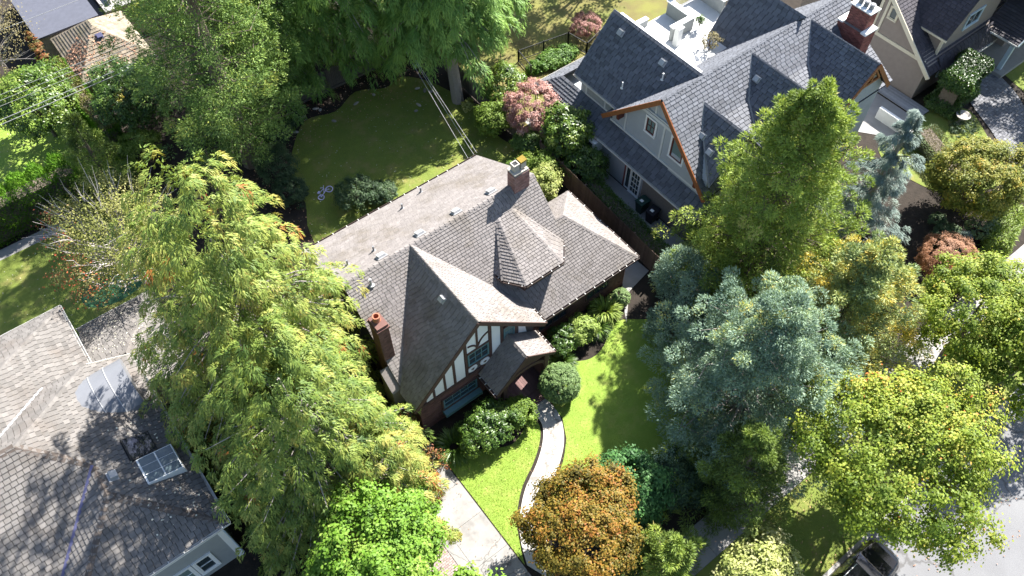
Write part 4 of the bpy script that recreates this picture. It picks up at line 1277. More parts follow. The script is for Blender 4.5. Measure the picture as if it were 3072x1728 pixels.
# low box window by the gutter
gutter((27.35, 17.3, 2.78), (27.35, 32.8, 2.78), (-1, 0, 0), M['gutter_white'], HN)
gutter((27.3, 32.75, 2.78), (34, 32.75, 2.78), (0, 1, 0), M['gutter_white'], HN)
gutter((28.35, 25.75, 5.03), (28.35, 30.0, 5.03), (-1, 0, 0), M['gutter_white'], HN)
bx = MB(); bx.box(26.95, 26.1, 1.6, 27.74, 27.9, 2.5); bo_ = bx.build('box_bay', M['white'], HN)
mb = MB(); mb.box(26.9, 26.25, 1.7, 26.94, 27.75, 2.4); mb.build('pane', M['glass'], bo_)
for x, y in ((31.9, 18.2),):
    pass
for p_, n_ in (((29.55, 24.9), None),):
    pass
nd = up_n(w_dark)
def wz(x): return 5.05 + ws * (x - 28.35)
for x, y in ((30.75, 28.6), (30.8, 24.9)):
    vent_box(x, y, wz(x), nd, HN, M['metal_grey'], .36, .16)
for x, y in ((30.3, 24.3), (29.1, 26.35)):
    pipe(x, y, wz(x), .5, .05, M['white'], HN)
ncl = up_n(cB[0])
for xr, zt, x, y in ((30.55, 7.75, 29.5, 19.9), (35.2, 8.5, 34.5, 20.6), (30.55, 7.75, 29.2, 18.9)):
    vent_box(x, y, zt - 1.13 * (xr - x), ncl, HN, M['metal_grey'], .34, .15)
# front gable timber brackets at the east gable
bo = MB(); yb = 16.52; xr, zt = 40.55, 8.45
bo.beam((xr, yb, zt - .14), (xr + 2.6, yb, zt - .14 - 1.12 * 2.6), .28, .07, up=(0, -1, 0)); bo.beam((xr - 3.0, yb - .004, zt - .14 - 1.12 * 3.0), (xr, yb - .004, zt - .14), .28, .07, up=(0, -1, 0))
bo.build('barge_board', M['orange_wood'], HN)
bo = MB(); bo.beam((xr - .9, yb + .12, zt - 1.5), (xr + .9, yb + .12, zt - 1.5), .16, .14, up=(0, -1, 0)); bo.beam((xr, yb + .12, zt - 1.4), (xr, yb + .12, zt - .4), .14, .12, up=(0, -1, 0))
for s_ in (-1, 1):
    bo.beam((xr + s_ * .8, yb + .1, zt - 1.45), (xr + s_ * .1, yb + .1, zt - .6), .12, .1, up=(0, -1, 0))
bo.build('gable_truss', M['orange_wood'], HN)
# roof deck terrace
tz = 5.6
fl = MB(); fl.box(32.2, 25.2, tz - .25, 40.0, 30.4, tz); fl.build('terrace_floor', M['deckfloor'], HN)
for wb_, cb_ in (((32.1, 23.0, 5.0, 32.24, 30.2, 7.66), (32.05, 22.9, 7.66, 32.42, 30.3, 7.72)), ((32.3, 30.15, tz, 34.9, 30.4, tz + .55), (32.3, 30.1, tz + .55, 34.9, 30.45, tz + .6)),
                 ((36.75, 28.25, tz, 37.0, 30.3, tz + 1.0), (36.68, 27.92, tz + 1.0, 37.07, 30.38, tz + 1.07)), ((35.0, 28.0, tz, 37.0, 28.24, tz + 1.0), (34.95, 27.93, tz + 1.002, 36.67, 28.31, tz + 1.072)),
                 ((39.75, 28.0, tz, 40.0, 30.3, tz + 1.0), (39.68, 27.92, tz + 1.0, 40.07, 30.38, tz + 1.07))):
    w = MB(); w.box(*wb_); tw_ = w.build('terrace_wall', M['grey_siding'], HN)
    w = MB(); w.box(*cb_); w.build('wall_cap', M['white'], tw_)
for x, y in ((34.85, 27.35), (37.1, 30.2)):
    mb = MB(); mb.box(x, y, tz + .001, x + .38, y + .38, tz + 1.35); mb.box(x - .05, y - .05, tz + 1.35, x + .43, y + .43, tz + 1.42); mb.build('pillar', M['white'], HN)
rl = MB(); rl.box(37.1, 30.22, tz + .92, 39.75, 30.28, tz + .97); rl.box(37.1, 30.22, tz + .1, 39.75, 30.28, tz + .14)
ro = rl.build('railing', M['metal_grey'], HN)
bme = MB(); bme.box(0, 0, 0, .022, .022, .8); bme = bme.mesh('baluster', M['metal_grey'])
for i in range(24):
    o = bpy.data.objects.new('baluster', bme); COL.objects.link(o); o.parent = ro; o.location = Vector((37.18 + i * .107, 30.24, tz + .13)) - ORG[ro]
ct = MB(); ct.box(0, 0, 0, .7, .35, .32)
o = ct.build('storage_box', M['metal_grey'], loc=(33.3, 26.0, tz)); tag(o, 'small grey box standing on the white roof terrace of the slate house', 'box')
# big brick chimney stack at the east end
bc = chimney(HN, 42.5, 19.0, 43.6, 21.1, 0, 8.0, 'brick_red', limit=60)
bc2 = MB(); bc2.box(42.75, 19.35, 8.0, 43.55, 20.75, 9.25)
bc2 = bc2.build('upper_stack', M['mortar'], bc)
lay_pieces('brick', [[(42.75, 20.75, 8.0), (42.75, 19.35, 8.0), (42.75, 19.35, 9.25), (42.75, 20.75, 9.25)], [(42.75, 19.35, 8.0), (43.55, 19.35, 8.0), (43.55, 19.35, 9.25), (42.75, 19.35, 9.25)]], M['brick_red'], bc, .078, .215, .012, .012, .012, .012, shift='half', limit=60, seed=31)
for y0 in (18.95, 20.74):
    mb = MB(); mb.prism([(42.42, y0, 8.0), (43.65, y0, 8.0), (43.65, y0 + .4, 8.0), (42.42, y0 + .4, 8.0)], (0, 0, .12)); mb.build('shoulder_cap', M['white'], bc)
mb = MB(); mb.box(42.66, 19.26, 9.25, 43.64, 20.84, 9.33); mb.build('chimney_cap', M['white'], bc)
for y in (19.65, 20.05, 20.45):
    mb = MB(); mb.lathe((43.15, y, 9.33), [(.17, 0), (.15, .12), (.17, .3), (.2, .32), (.12, .36)], 10); mb.build('chimney_pot', M['lead'], bc)

# ------------------------------------------------------------------ taupe house at the top right corner
HT = thing('taupe_house', 'taupe stucco house with cream trim at the upper right corner', 'house', (54, 20, 0))
w = MB(); w.prism([(50.0, 17.2, 0), (50.0, 28.2, 0), (50.0, 28.2, 2.9), (50.0, 22.7, 7.1), (50.0, 17.2, 2.9)], (10, 0, 0))
w.prism([(51.3, 17.6, 2.3), (57.9, 17.6, 2.3), (57.9, 17.6, 4.7), (54.6, 17.6, 9.0), (51.3, 17.6, 4.7)], (0, 3.0, 0))
w.box(60.0, 16.4, 0, 66.0, 26, 5.0); w.box(57.0, 17.0, 0, 60.0, 22, 3.0)
tw = w.build('wall', M['taupe'], HT)
t_front = [(49.7, 16.75, 2.5), (60, 16.75, 2.5), (60, 22.7, 7.25), (49.7, 22.7, 7.25)]
t_back = [(49.7, 22.7, 7.25), (60, 22.7, 7.25), (60, 28.6, 2.5), (49.7, 28.6, 2.5)]
t_dorm = [(51.0, 17.3, 4.6), (51.0, 20.7, 4.6), (54.6, 20.7, 9.3), (54.6, 17.3, 9.3)]
t_dorm2 = [(54.6, 17.3, 9.3), (54.6, 20.7, 9.3), (58.2, 20.7, 4.6), (58.2, 17.3, 4.6)]
t_skirt = [(51.1, 16.45, 2.1), (59.4, 16.45, 2.1), (59.4, 17.25, 3.2), (51.1, 17.25, 3.2)]
t_porch_a = [(57.2, 14.7, 2.8), (60.0, 14.7, 4.4), (60.0, 17.6, 4.4), (57.2, 17.6, 2.8)]
t_porch_b = [(60.0, 14.7, 4.4), (62.8, 14.7, 2.8), (62.8, 17.6, 2.8), (60.0, 17.6, 4.4)]
t_big = [(59.5, 16.0, 5.0), (59.5, 27, 5.0), (63, 27, 8.5), (63, 16.0, 8.5)]
t_big2 = [(63, 16.0, 8.5), (63, 27, 8.5), (66.5, 27, 5.0), (66.5, 16.0, 5.0)]
tf = [up(f) for f in (t_front, t_back, t_dorm, t_dorm2, t_skirt, t_porch_a, t_porch_b, t_big, t_big2)]
rt2 = roof_deck(tf, M['deck_slate'], HT)
lay_pieces('shingle', tf, M['shingle_shaded'], rt2, .235, .42, .05, .005, .03, seed=27, limit=60)
mb = MB(); mb.beam((49.66, 16.7, 2.35), (49.66, 22.7, 7.15), .3, .07, up=(1, 0, 0)); mb.beam((49.656, 22.7, 7.15), (49.656, 28.7, 2.35), .3, .07, up=(1, 0, 0)); mb.build('barge_board', M['cream'], HT)
mb = MB(); mb.box(49.93, 17.5, 2.95, 49.995, 22.0, 3.2); mb.box(49.93, 22.05, .2, 49.995, 22.25, 6.6); mb.box(49.93, 21.6, 3.21, 49.99, 21.78, 6.1); mb.build('trim_board', M['cream'], tw)
mb = MB(); mb.box(49.9, 22.3, 0, 49.995, 23.4, 6.5); mb.build('recess_shade_panel', M['iron'], tw)  # near-black panel on the wall face; its colour stands in for recess shade
window(tw, (50.0, 21.35, 4.65), (0, -1, 0), (-1, 0, 0), .55, .8, M['cream'], M['glass'], 1, 1, .05, trim_m=M['cream'], tw=.11)
mb = MB(); mb.box(51.2, 17.5, 2.6, 51.3, 17.7, 4.5); mb.box(50.94, 17.25, 4.46, 51.02, 20.75, 4.6); mb.build('trim_board', M['cream'], HT)
gutter((51.1, 16.45, 2.08), (57.2, 16.45, 2.08), (0, -1, 0), M['gutter_white'], HT, M['gutter_white'], .8)
gutter((57.2, 17.6, 2.78), (57.2, 14.7, 2.78), (-1, 0, 0), M['gutter_white'], HT)
mb = MB(); mb.beam((57.2, 14.66, 2.7), (60, 14.66, 4.3), .25, .06, up=(0, -1, 0)); mb.beam((60, 14.656, 4.3), (62.8, 14.656, 2.7), .25, .06, up=(0, -1, 0)); mb.build('barge_board', M['blue_pale'], HT)
mb = MB()
for x in (57.45, 62.4): mb.box(x, 14.95, 0, x + .3, 15.25, 2.7)
mb.build('porch_post', M['blue_pale'], HT)
window(tw, (52.3, 17.2, 1.0), (1, 0, 0), (0, -1, 0), 1.2, 1.1, M['blue_pale'], M['glass'], 2, 2, .08, trim_m=M['blue_pale'])
window(tw, (54.6, 17.2, .9), (1, 0, 0), (0, -1, 0), 1.6, 1.2, M['blue_pale'], M['glass'], 3, 2, .08, trim_m=M['blue_pale'])
window(tw, (53.6, 17.6, 4.2), (1, 0, 0), (0, -1, 0), 1.7, 1.1, M['blue_pale'], M['glass'], 2, 1, .08, trim_m=M['blue_pale'])
pst = MB(); pst.box(57.0, 14.5, 0, 63, 17.0, .3); pst.build('porch_base', M['walk'], HT)
for y0, z0 in ((15.9, 6.5),):
    window(tw, (60.6, 16.4, 2.0), (1, 0, 0), (0, -1, 0), 1.4, 1.5, M['blue_pale'], M['glass'], 2, 2, .08, trim_m=M['blue_pale'])
# grey board walk between the two houses
bw_ = MB(); bw_.box(48.6, 15.6, -.01, 49.9, 23.0, .10); bwo = bw_.build('board_walk', M['soil'], kind='structure'); ORG[bwo] = Vector((0, 0, 0))
for i in range(9):
    q = MB(); q.box(48.6 + i * .143, 15.6, .102, 48.6 + i * .143 + .135, 23.0, .13, random.random()); q.build('board', M['greyboard'], bwo)
sheet('gravel_strip', [(46.0, 15.2), (48.58, 15.2), (48.58, 23), (44.2, 23), (44.2, 17.5)], .004, M['walk'])
# low white walled terrace by the slate house's east corner
lw = MB(); lw.box(44.0, 14.7, 0, 46.6, 14.95, .95); lw.box(46.35, 14.951, 0, 46.6, 17.6, .95)
lwo = lw.build('garden_wall', M['white'], loc=(45, 15, 0)); tag(lwo, 'low white garden wall at the east corner of the slate house', 'wall')

# ------------------------------------------------------------------ pale shingled house, lower left
HWs = thing('cedar_shingle_house', 'large house with weathered cedar shingle roof at the lower left', 'house', (-8, 24, 0))
ez = 5.0
p1z = lambda x: ez + .5 * (-3.0 - x)
P1 = [(-3.0, 16.8, ez), (-3.0, 27.55, ez), (-5.1, 27.55, 6.05), (-8.58, 24.07, 7.79), (-6.4, 21.95, 6.7), (-6.4, 20.2, 6.7)]
P2 = [(-9.8, 16.8, ez), (-3.0, 16.8, ez), (-6.4, 20.2, 6.7)]
P3 = [(-9.8, 16.8, ez), (-6.4, 20.2, 6.7), (-6.4, 21.95, 6.7), (-9.8, 18.7, ez)]
P4 = [(-24, 18.7, ez), (-9.8, 18.7, ez), (-6.4, 21.95, 6.7), (-8.58, 24.07, 7.79), (-24, 24.07, 7.79)]
vy = lambda x: 34.5 + x
P5 = [(-8.58, 24.07, 7.79), (-5.1, 27.55, 6.05), (-4.85, 27.6, 6.0), (-6.0, 28.5, 5.575), (-9.5, 25.0, 7.325), (-10.43, 24.07, 7.79)]
P5 = [(-8.58, 24.07, 7.79), (-5.1, 27.55, 6.05), (-6.95, 27.55, 6.05), (-10.43, 24.07, 7.79)]
P6 = [(-4.85, 27.5, ez), (-4.85, 32.6, ez), (-8.55, 28.9, 6.85), (-10.43, 28.9, 7.79), (-10.43, 24.07, 7.79), (-6.95, 27.55, 6.05)]
P7 = [(-4.85, 32.6, ez), (-24, 32.6, ez), (-24, 28.9, 6.85), (-8.55, 28.9, 6.85)]
P8 = [(-10.43, 24.07, 7.79), (-24, 24.07, 7.79), (-24, 28.9, 7.79), (-10.43, 28.9, 7.79)]
A1 = [(-4.8, 27.6, 4.3), (-1.0, 27.6, 3.4), (-1.0, 32.3, 3.0), (-4.8, 32.3, 3.0)]
A1 = [(-4.85, 28.3, 4.4), (-4.85, 32.4, 3.0), (-0.6, 32.4, 3.0), (-3.2, 28.3, 4.4)]
A2 = [(-3.2, 28.3, 4.4), (-0.6, 32.4, 3.0), (-0.6, 26.0, 3.0), (-3.2, 26.0, 4.4)]
wf = [up(f) for f in (P1, P2, P3, P4, P5, P6, P7, P8, A1, A2)]
rw = roof_deck(wf, M['deck_cedar'], HWs)
def wmask(c):
    k_, fx, fy = px_of(c)
    return not (-.76 < fx and fy > -.28) and (fx < -.55)
lay_pieces('shingle', wf, M['shingle_cedar'], rw, .24, .28, .045, .005, .026, seed=41, mask=wmask)
caps((-3.0, 16.8, ez), (-6.4, 20.2, 6.7), P1, P2, 'ridge_cedar', .33, .17, rw)
caps((-9.8, 16.8, ez), (-6.4, 20.2, 6.7), P2, P3, 'ridge_cedar', .33, .14, rw)
caps((-6.4, 20.2, 6.7), (-6.4, 21.95, 6.7), P1, P3, 'ridge_cedar', .33, .17, rw)
caps((-6.4, 21.95, 6.7), (-8.58, 24.07, 7.79), P1, P4, 'ridge_cedar', .33, .17, rw)
caps((-8.58, 24.07, 7.79), (-14, 24.07, 7.79), P4, P8, 'ridge_cedar', .33, .17, rw)
caps((-5.1, 27.55, 6.05), (-8.58, 24.07, 7.79), P1, P5, 'shingle_cedar', .33, .15, rw)
caps((-4.85, 32.6, ez), (-8.55, 28.9, 6.85), P6, P7, 'shingle_cedar', .33, .14, rw)
caps((-0.6, 32.4, 3.0), (-3.2, 28.3, 4.4), A1, A2, 'shingle_cedar', .33, .14, rw)
mb = MB(); mb.beam(Vector((-6.4, 21.9, 6.74)), Vector((-9.8, 18.65, 5.04)), .14, .025); mb.build('valley_flashing', M['valley_blue'], rw)
mb = MB(); mb.beam(Vector((-6.95, 27.55, 6.09)), Vector((-10.43, 24.07, 7.83)), .12, .025); mb.build('valley_flashing', M['metal_grey'], rw)
w = MB(); w.box(-24, 17.3, 0, -3.5, 27.2, 4.9); w.box(-24, 27.2, 0, -5.3, 32.2, 4.9); w.box(-5.2, 27.2, 0, -1.0, 32.0, 2.95)
ww = w.build('wall', M['grey_siding'], HWs)
mb = MB(); mb.box(-24, 17.22, 3.62, -3.45, 17.295, 3.86); mb.box(-3.72, 17.225, 0, -3.46, 17.294, 3.61); mb.box(-8.0, 17.2, 4.72, -4.6, 17.29, 4.86); mb.build('white_trim', M['white'], ww)
window(ww, (-5.35, 17.3, .75), (1, 0, 0), (0, -1, 0), .75, 1.5, M['white'], M['glass'], 1, 2, .07, trim_m=M['white'], tw=.11)
window(ww, (-6.9, 17.3, .75), (1, 0, 0), (0, -1, 0), 1.3, 1.5, M['white'], M['glass_pale'], 2, 2, .07, trim_m=M['white'], tw=.11)
window(ww, (-8.4, 17.3, .75), (1, 0, 0), (0, -1, 0), 1.2, 1.5, M['white'], M['glass_pale'], 2, 2, .07, trim_m=M['white'], tw=.11)
gutter((-3.0, 16.75, ez - .03), (-3.0, 27.55, ez - .03), (1, 0, 0), M['gutter_white'], HWs, M['gutter_white'], .8)
gutter((-24, 16.8, ez - .03), (-2.9, 16.8, ez - .03), (0, -1, 0), M['gutter_white'], HWs, M['gutter_white'], .8)
gutter((-4.85, 27.6, ez - .03), (-4.85, 32.7, ez - .03), (1, 0, 0), M['gutter_white'], HWs, M['gutter_brown'], .7)
gutter((-4.75, 32.6, ez - .03), (-24, 32.6, ez - .03), (0, 1, 0), M['gutter_white'], HWs)
gutter((-3.0, 27.55, ez - .03), (-4.85, 27.55, 5.9), (0, 1, 0), M['gutter_white'], HWs)
gutter((-0.5, 32.4, 2.97), (-4.9, 32.4, 2.97), (0, 1, 0), M['gutter_white'], HWs)
# curved metal roof dormer
vz = MB(); n_ = 14; yc, hw = 25.65, 1.65
xf, xb = -3.45, -6.3
prev = None
zin = MB()
for i in range(n_):
    a0 = math.pi * i / n_; a1 = math.pi * (i + 1) / n_
    y0, z0_ = yc + hw * math.cos(a0), 5.1 + 1.35 * math.sin(a0); y1, z1_ = yc + hw * math.cos(a1), 5.1 + 1.35 * math.sin(a1)
    zin.add([(xf, y0, z0_), (xf, y1, z1_), (xb, y1, z1_ + .0), (xb, y0, z0_ + .0)], [(0, 1, 2, 3)])
zin.poly([(xf, yc + hw * math.cos(math.pi * i / n_), 5.1 + 1.35 * math.sin(math.pi * i / n_)) for i in range(n_ + 1)])
zo = zin.build('barrel_dormer', M['zinc'], HWs, smooth=False)
sm = MB()
for x in (-4.3, -5.05):
    for i in range(n_):
        a0 = math.pi * i / n_; a1 = math.pi * (i + 1) / n_
        sm.beam((x, yc + (hw + .01) * math.cos(a0), 5.1 + 1.36 * math.sin(a0)), (x, yc + (hw + .01) * math.cos(a1), 5.1 + 1.36 * math.sin(a1)), .04, .03)
sm.build('seam', M['metal_grey'], zo)
# skylight and glazed bay
n1 = up_n(P1); h1 = Vector((0, 0, 1)).cross(n1).normalized(); s1 = n1.cross(h1).normalized()
def onP1(x, y): return Vector((x, y, p1z(x)))
sk = MB(); o1 = onP1(-4.0, 21.4)
sk.obox(o1 + n1 * .03, h1 * 1.25, s1 * 1.25, n1 * .14); sko = sk.build('skylight', M['iron'], HWs)
sk = MB(); sk.obox(o1 + h1 * .07 + s1 * .07 + n1 * .171, h1 * 1.11, s1 * 1.11, n1 * .015); sk.build('pane', M['skyglass'], sko)
gbx = MB(); gbx.prism([(-3.35, 19.95, 5.1), (-3.35, 21.35, 5.1), (-3.35, 21.35, 5.75), (-3.35, 19.95, 5.75)], (-1.55, 0, .35)); gbo = gbx.build('glazed_bay', M['white'], HWs)
for i in range(3):
    for j in range(2):
        a = Vector((-3.40 - j * .74, 20.0 + i * .45, 5.765 + j * .166)); q = MB(); q.obox(a, (0, .41, 0), (-.68, 0, .153), (.004, 0, .014)); q.build('pane', M['glass_roof'], gbo)
vent_box(-5.95, 21.0, p1z(-5.95), n1, HWs, M['metal_grey'], .36, .2)
# downpipe
mb = MB(); mb.tube([(-3.2, 17.1, 4.8), (-3.42, 17.24, 4.4), (-3.42, 17.24, .2)], .045, 8); mb.build('downpipe', M['blue_pale'], HWs)

# ------------------------------------------------------------------ old garage, upper left
HG = thing('old_garage', 'small garage with leaf strewn hipped shingle roof at the upper left', 'garage', (5.3, 54, 0))
g1 = [(2.64, 52.2, 2.5), (7.94, 52.2, 2.5), (5.29, 54.85, 4.5)]
g2 = [(2.64, 52.2, 2.5), (5.29, 54.85, 4.5), (5.29, 55.65, 4.5), (2.64, 58.3, 2.5)]
g3 = [(7.94, 52.2, 2.5), (7.94, 58.3, 2.5), (5.29, 55.65, 4.5), (5.29, 54.85, 4.5)]
g4 = [(7.94, 58.3, 2.5), (2.64, 58.3, 2.5), (5.29, 55.65, 4.5)]
gfs = [up(f) for f in (g1, g2, g3, g4)]
rg = roof_deck(gfs, M['deck_cedar'], HG)
lay_pieces('shingle', gfs, M['shingle_old'], rg, .26, .33, .05, .005, .012, seed=51)
caps((2.64, 52.2, 2.5), (5.29, 54.85, 4.5), g1, g2, 'shingle_old', .26, .13, rg)
caps((7.94, 52.2, 2.5), (5.29, 54.85, 4.5), g1, g3, 'shingle_old', .26, .13, rg)
caps((5.29, 54.85, 4.5), (5.29, 55.65, 4.5), g2, g3, 'shingle_old', .26, .13, rg)
caps((2.64, 58.3, 2.5), (5.29, 55.65, 4.5), g2, g4, 'shingle_old', .26, .13, rg)
w = MB(); w.box(2.95, 52.5, 0, 7.65, 58.0, 2.42); w.build('wall', M['taupe'], HG)
gutter((2.6, 52.2, 2.47), (8.0, 52.2, 2.47), (0, -1, 0), M['gutter_white'], HG)
vent_box(5.35, 54.2, 2.5 + .755 * 2.0, up_n(g1), HG, M['valley_blue'], .34, .16)
HF = thing('flat_roofed_building', 'flat grey roofed building right behind the old garage', 'building', (5, 60, 0))
w = MB(); w.box(1.9, 58.6, 0, 6.3, 68, 2.6); w.build('wall', M['taupe'], HF)
w = MB(); w.box(1.8, 58.5, 2.6, 6.4, 68, 2.75); w.build('roof', M['flat_roof'], HF)
w = MB(); w.box(7.0, 58.6, 0, 16, 68, 2.6); w.build('wall', M['taupe'], HF)
w = MB(); w.box(6.95, 58.5, 2.6, 16, 68, 2.74); w.build('pale_roof', M['walk'], HF)
w = MB(); w.box(7.5, 59.2, 2.74, 7.7, 68, 3.1); w.build('roof_kerb', M['walk'], HF)
w = MB(); w.box(6.42, 58.7, 1.0, 6.9, 68, 2.2); w.build('dark_gap_block', M['iron'], HF)  # near-black block between the roofs; shade of the gap put into its colour
# ------------------------------------------------------------------ fences
def fence(name, label, a, b, h, m, group=None, bw=.14, rail_m=None, post=2.4, seed=1, cap=False):
    rng = random.Random(seed)
    a = Vector((*a, 0)); b = Vector((*b, 0)); d = (b - a); L_ = d.length; d.normalize(); s = Vector((-d.y, d.x, 0))
    f = thing(name, label, 'fence', tuple(a), group)
    ang = math.atan2(d.y, d.x)
    mes = []
    for i in range(4):
        q = MB(); q.box(0, -.011, 0, bw - .008, .011, h, .2 + .2 * i); mes.append(q.mesh('board', M[m]))
    n = int(L_ / bw)
    for i in range(n):
        o = bpy.data.objects.new('board', mes[rng.randrange(4)]); COL.objects.link(o); o.parent = f
        o.location = d * i * bw + Vector((0, 0, .04 + rng.uniform(-.02, .02))); o.rotation_euler[2] = ang
    n = int(L_ / post) + 1
    for i in range(n):
        p = a + d * (i * L_ / (n - 1)) + s * .07
        q = MB(); q.box(p.x - .05, p.y - .05, 0, p.x + .05, p.y + .05, h + .06); q.build('post', M[m], f)
    for z in (.35, h - .3):
        q = MB(); q.beam(a + s * .035 + Vector((0, 0, z)), b + s * .035 + Vector((0, 0, z)), .04, .09); q.build('rail', M[m], f)
    if cap:
        q = MB(); q.beam(a - s * .1 + Vector((0, 0, .08)), b - s * .1 + Vector((0, 0, .08)), .16, .16); q.build('kick_board', M['fence_grey'], f)
    return f
fence('wooden_fence', 'long brown board fence between the tudor house and the slate roofed house', (24.75, 29.0), (24.35, 17.0), 1.8, 'fence', seed=2)
fence('wooden_fence', 'weathered board fence beside the cedar trunk at the back corner', (24.95, 40.5), (24.8, 31.0), 1.7, 'fence_grey', seed=4)
fence('wooden_fence', 'grey board fence along the back of the lawn under the tall cedars', (10.5, 44.1), (24.9, 43.9), 1.7, 'fence_grey', seed=6, cap=True)
# dark iron guard rail round the light well
f = thing('iron_railing', 'dark iron railing round the ivy bank behind the slate house', 'railing', (30, 37.8, 0))
def rail_run(a, b):
    a = Vector(a); b = Vector(b); d = b - a; n = int(d.length / .13)
    r_ = MB()
    for z in (.12, 1.05): r_.beam(a + Vector((0, 0, z)), b + Vector((0, 0, z)), .05, .05)
    for k_ in range(int(d.length / 1.5) + 1):
        p = a + d * (k_ / max(1, int(d.length / 1.5))); r_.box(p.x - .04, p.y - .04, 0, p.x + .04, p.y + .04, 1.12)
    ro = r_.build('rail_frame', M['iron'], f)
    q = MB(); q.box(-.011, -.011, .12, .011, .011, 1.05); me = q.mesh('baluster', M['iron'])
    for i in range(1, n):
        o = bpy.data.objects.new('baluster', me); COL.objects.link(o); o.parent = ro; o.location = a + d * i / n - ORG[ro]
rail_run((29.9, 37.9, 0), (34.2, 37.2, 0)); rail_run((34.2, 37.2, 0), (34.5, 35.4, 0)); rail_run((29.9, 37.9, 0), (29.6, 36.0, 0)); rail_run((34.5, 35.4, 0), (36.2, 35.9, 0))

# ------------------------------------------------------------------ tall trees
def patches(scale, amp, seed=0):
    def f(P, rng):
        a = np.sin(P[:, 0] / scale + seed) * np.sin(P[:, 1] / scale * 1.3 + seed * 2) + .6 * np.sin(P[:, 2] / scale * 1.7 + seed)
        return amp * a
    return f
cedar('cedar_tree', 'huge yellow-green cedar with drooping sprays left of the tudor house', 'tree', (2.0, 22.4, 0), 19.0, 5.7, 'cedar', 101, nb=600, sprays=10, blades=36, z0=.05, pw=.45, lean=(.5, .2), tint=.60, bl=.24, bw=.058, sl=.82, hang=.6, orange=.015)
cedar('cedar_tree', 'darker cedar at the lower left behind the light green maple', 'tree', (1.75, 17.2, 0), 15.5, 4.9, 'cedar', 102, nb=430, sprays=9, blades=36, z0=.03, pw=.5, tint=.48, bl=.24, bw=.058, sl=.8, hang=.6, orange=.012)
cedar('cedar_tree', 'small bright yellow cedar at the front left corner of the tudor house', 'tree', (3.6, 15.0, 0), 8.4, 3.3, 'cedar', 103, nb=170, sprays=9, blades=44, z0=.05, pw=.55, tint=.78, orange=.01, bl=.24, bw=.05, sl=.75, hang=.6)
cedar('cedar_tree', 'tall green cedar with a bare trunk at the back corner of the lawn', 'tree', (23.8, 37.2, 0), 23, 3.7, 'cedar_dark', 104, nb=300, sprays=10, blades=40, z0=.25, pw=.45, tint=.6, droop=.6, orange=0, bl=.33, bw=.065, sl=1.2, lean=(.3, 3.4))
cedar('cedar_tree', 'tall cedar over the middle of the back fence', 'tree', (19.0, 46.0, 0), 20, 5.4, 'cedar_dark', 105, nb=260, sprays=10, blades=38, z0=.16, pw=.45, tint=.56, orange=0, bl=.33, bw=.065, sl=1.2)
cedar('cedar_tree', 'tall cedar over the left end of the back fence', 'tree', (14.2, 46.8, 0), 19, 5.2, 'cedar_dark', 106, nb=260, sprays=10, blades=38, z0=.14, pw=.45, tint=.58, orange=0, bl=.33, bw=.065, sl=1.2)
cone_crown('yew_tree', 'broad dull green evergreen between the old garage and the cedars', 'tree', (9.1, 40.8, 0), 22, 4.8, 'yew', 107, clumps=700, per=170, L=.17, Wd=.06, cr=.75, z0=.14, pw=.32, round_=.2, tint=.5)
cedar('cedar_tree', 'cedar added for its shade behind the right part of the back fence at the top edge', 'tree', (27.2, 42.0, 0), 20, 4.6, 'cedar_dark', 108, nb=240, sprays=13, blades=20, z0=.22, pw=.5, tint=.5, orange=0, bl=.36, bw=.10, sl=.95)  # extra cedar, mostly out of view, added to shade the back lawn
cone_crown('yew_tree', 'dark evergreen at the top edge above the yew', 'tree', (11.0, 44.8, 0), 22, 5.0, 'yew', 109, clumps=320, per=130, L=.17, Wd=.06, cr=.8, z0=.08, pw=.35, tint=.35)
# right hand group
bush('unseen_tree', 'unseen leafy tree beyond the right edge, added to shade the cobbled walk', 'tree', (62.5, 16.5, 0), 4.2, 4.2, 3.4, 'maple_turn', 811, clumps=150, per=110, L=.2, Wd=.13, cr=.26, zmin=-.35, zc=6.5, tint=.4)  # this and the next tree are added out of view for their shade
bush('unseen_tree', 'unseen leafy tree beyond the right edge nearer the street, added for shade', 'tree', (61.5, 9.5, 0), 3.8, 3.8, 3.2, 'maple_turn', 812, clumps=150, per=110, L=.2, Wd=.13, cr=.26, zmin=-.35, zc=6.5, tint=.4)
bush('unseen_tree', 'unseen leafy tree beyond the top edge, added to shade the yellowish lawn', 'tree', (43.5, 42.5, 0), 4.0, 3.6, 3.4, 'maple_turn', 109 + 700, clumps=150, per=110, L=.2, Wd=.13, cr=.24, zmin=-.35, zc=8.0, tint=.4)  # added out of view, with the next one, to shade the lawn
bush('unseen_tree', 'second unseen leafy tree beyond the top edge further right, added for shade', 'tree', (38.5, 45.5, 0), 4.0, 3.6, 3.4, 'maple_turn', 810, clumps=150, per=110, L=.2, Wd=.13, cr=.24, zmin=-.35, zc=8.0, tint=.4)
cone_crown('cypress_tree', 'tall bright green cypress in front of the slate roofed house', 'tree', (28.9, 13.6, 0), 14.6, 5.4, 'cypress', 111, clumps=900, per=150, L=.19, Wd=.065, cr=.62, z0=.05, pw=.62, tint=.55, tv=.17, rough=.24)
cone_crown('blue_cypress', 'broad blue-green cypress in the middle of the right hand trees', 'tree', (21.4, 7.6, 0), 10.6, 5.3, 'blue_cypress', 112, clumps=800, per=240, L=.14, Wd=.055, cr=.66, z0=.05, pw=.5, tint=.5, tv=.17, round_=.15, rough=.26, bark='bark_grey')
cone_crown('gold_cypress', 'gold tinged cypress between the blue cypress and the blue spruce', 'tree', (28.9, 7.6, 0), 8.6, 4.2, 'gold_cypress', 113, clumps=560, per=160, L=.17, Wd=.065, cr=.6, z0=.06, pw=.55, tint=.66, tv=.2, rough=.26)
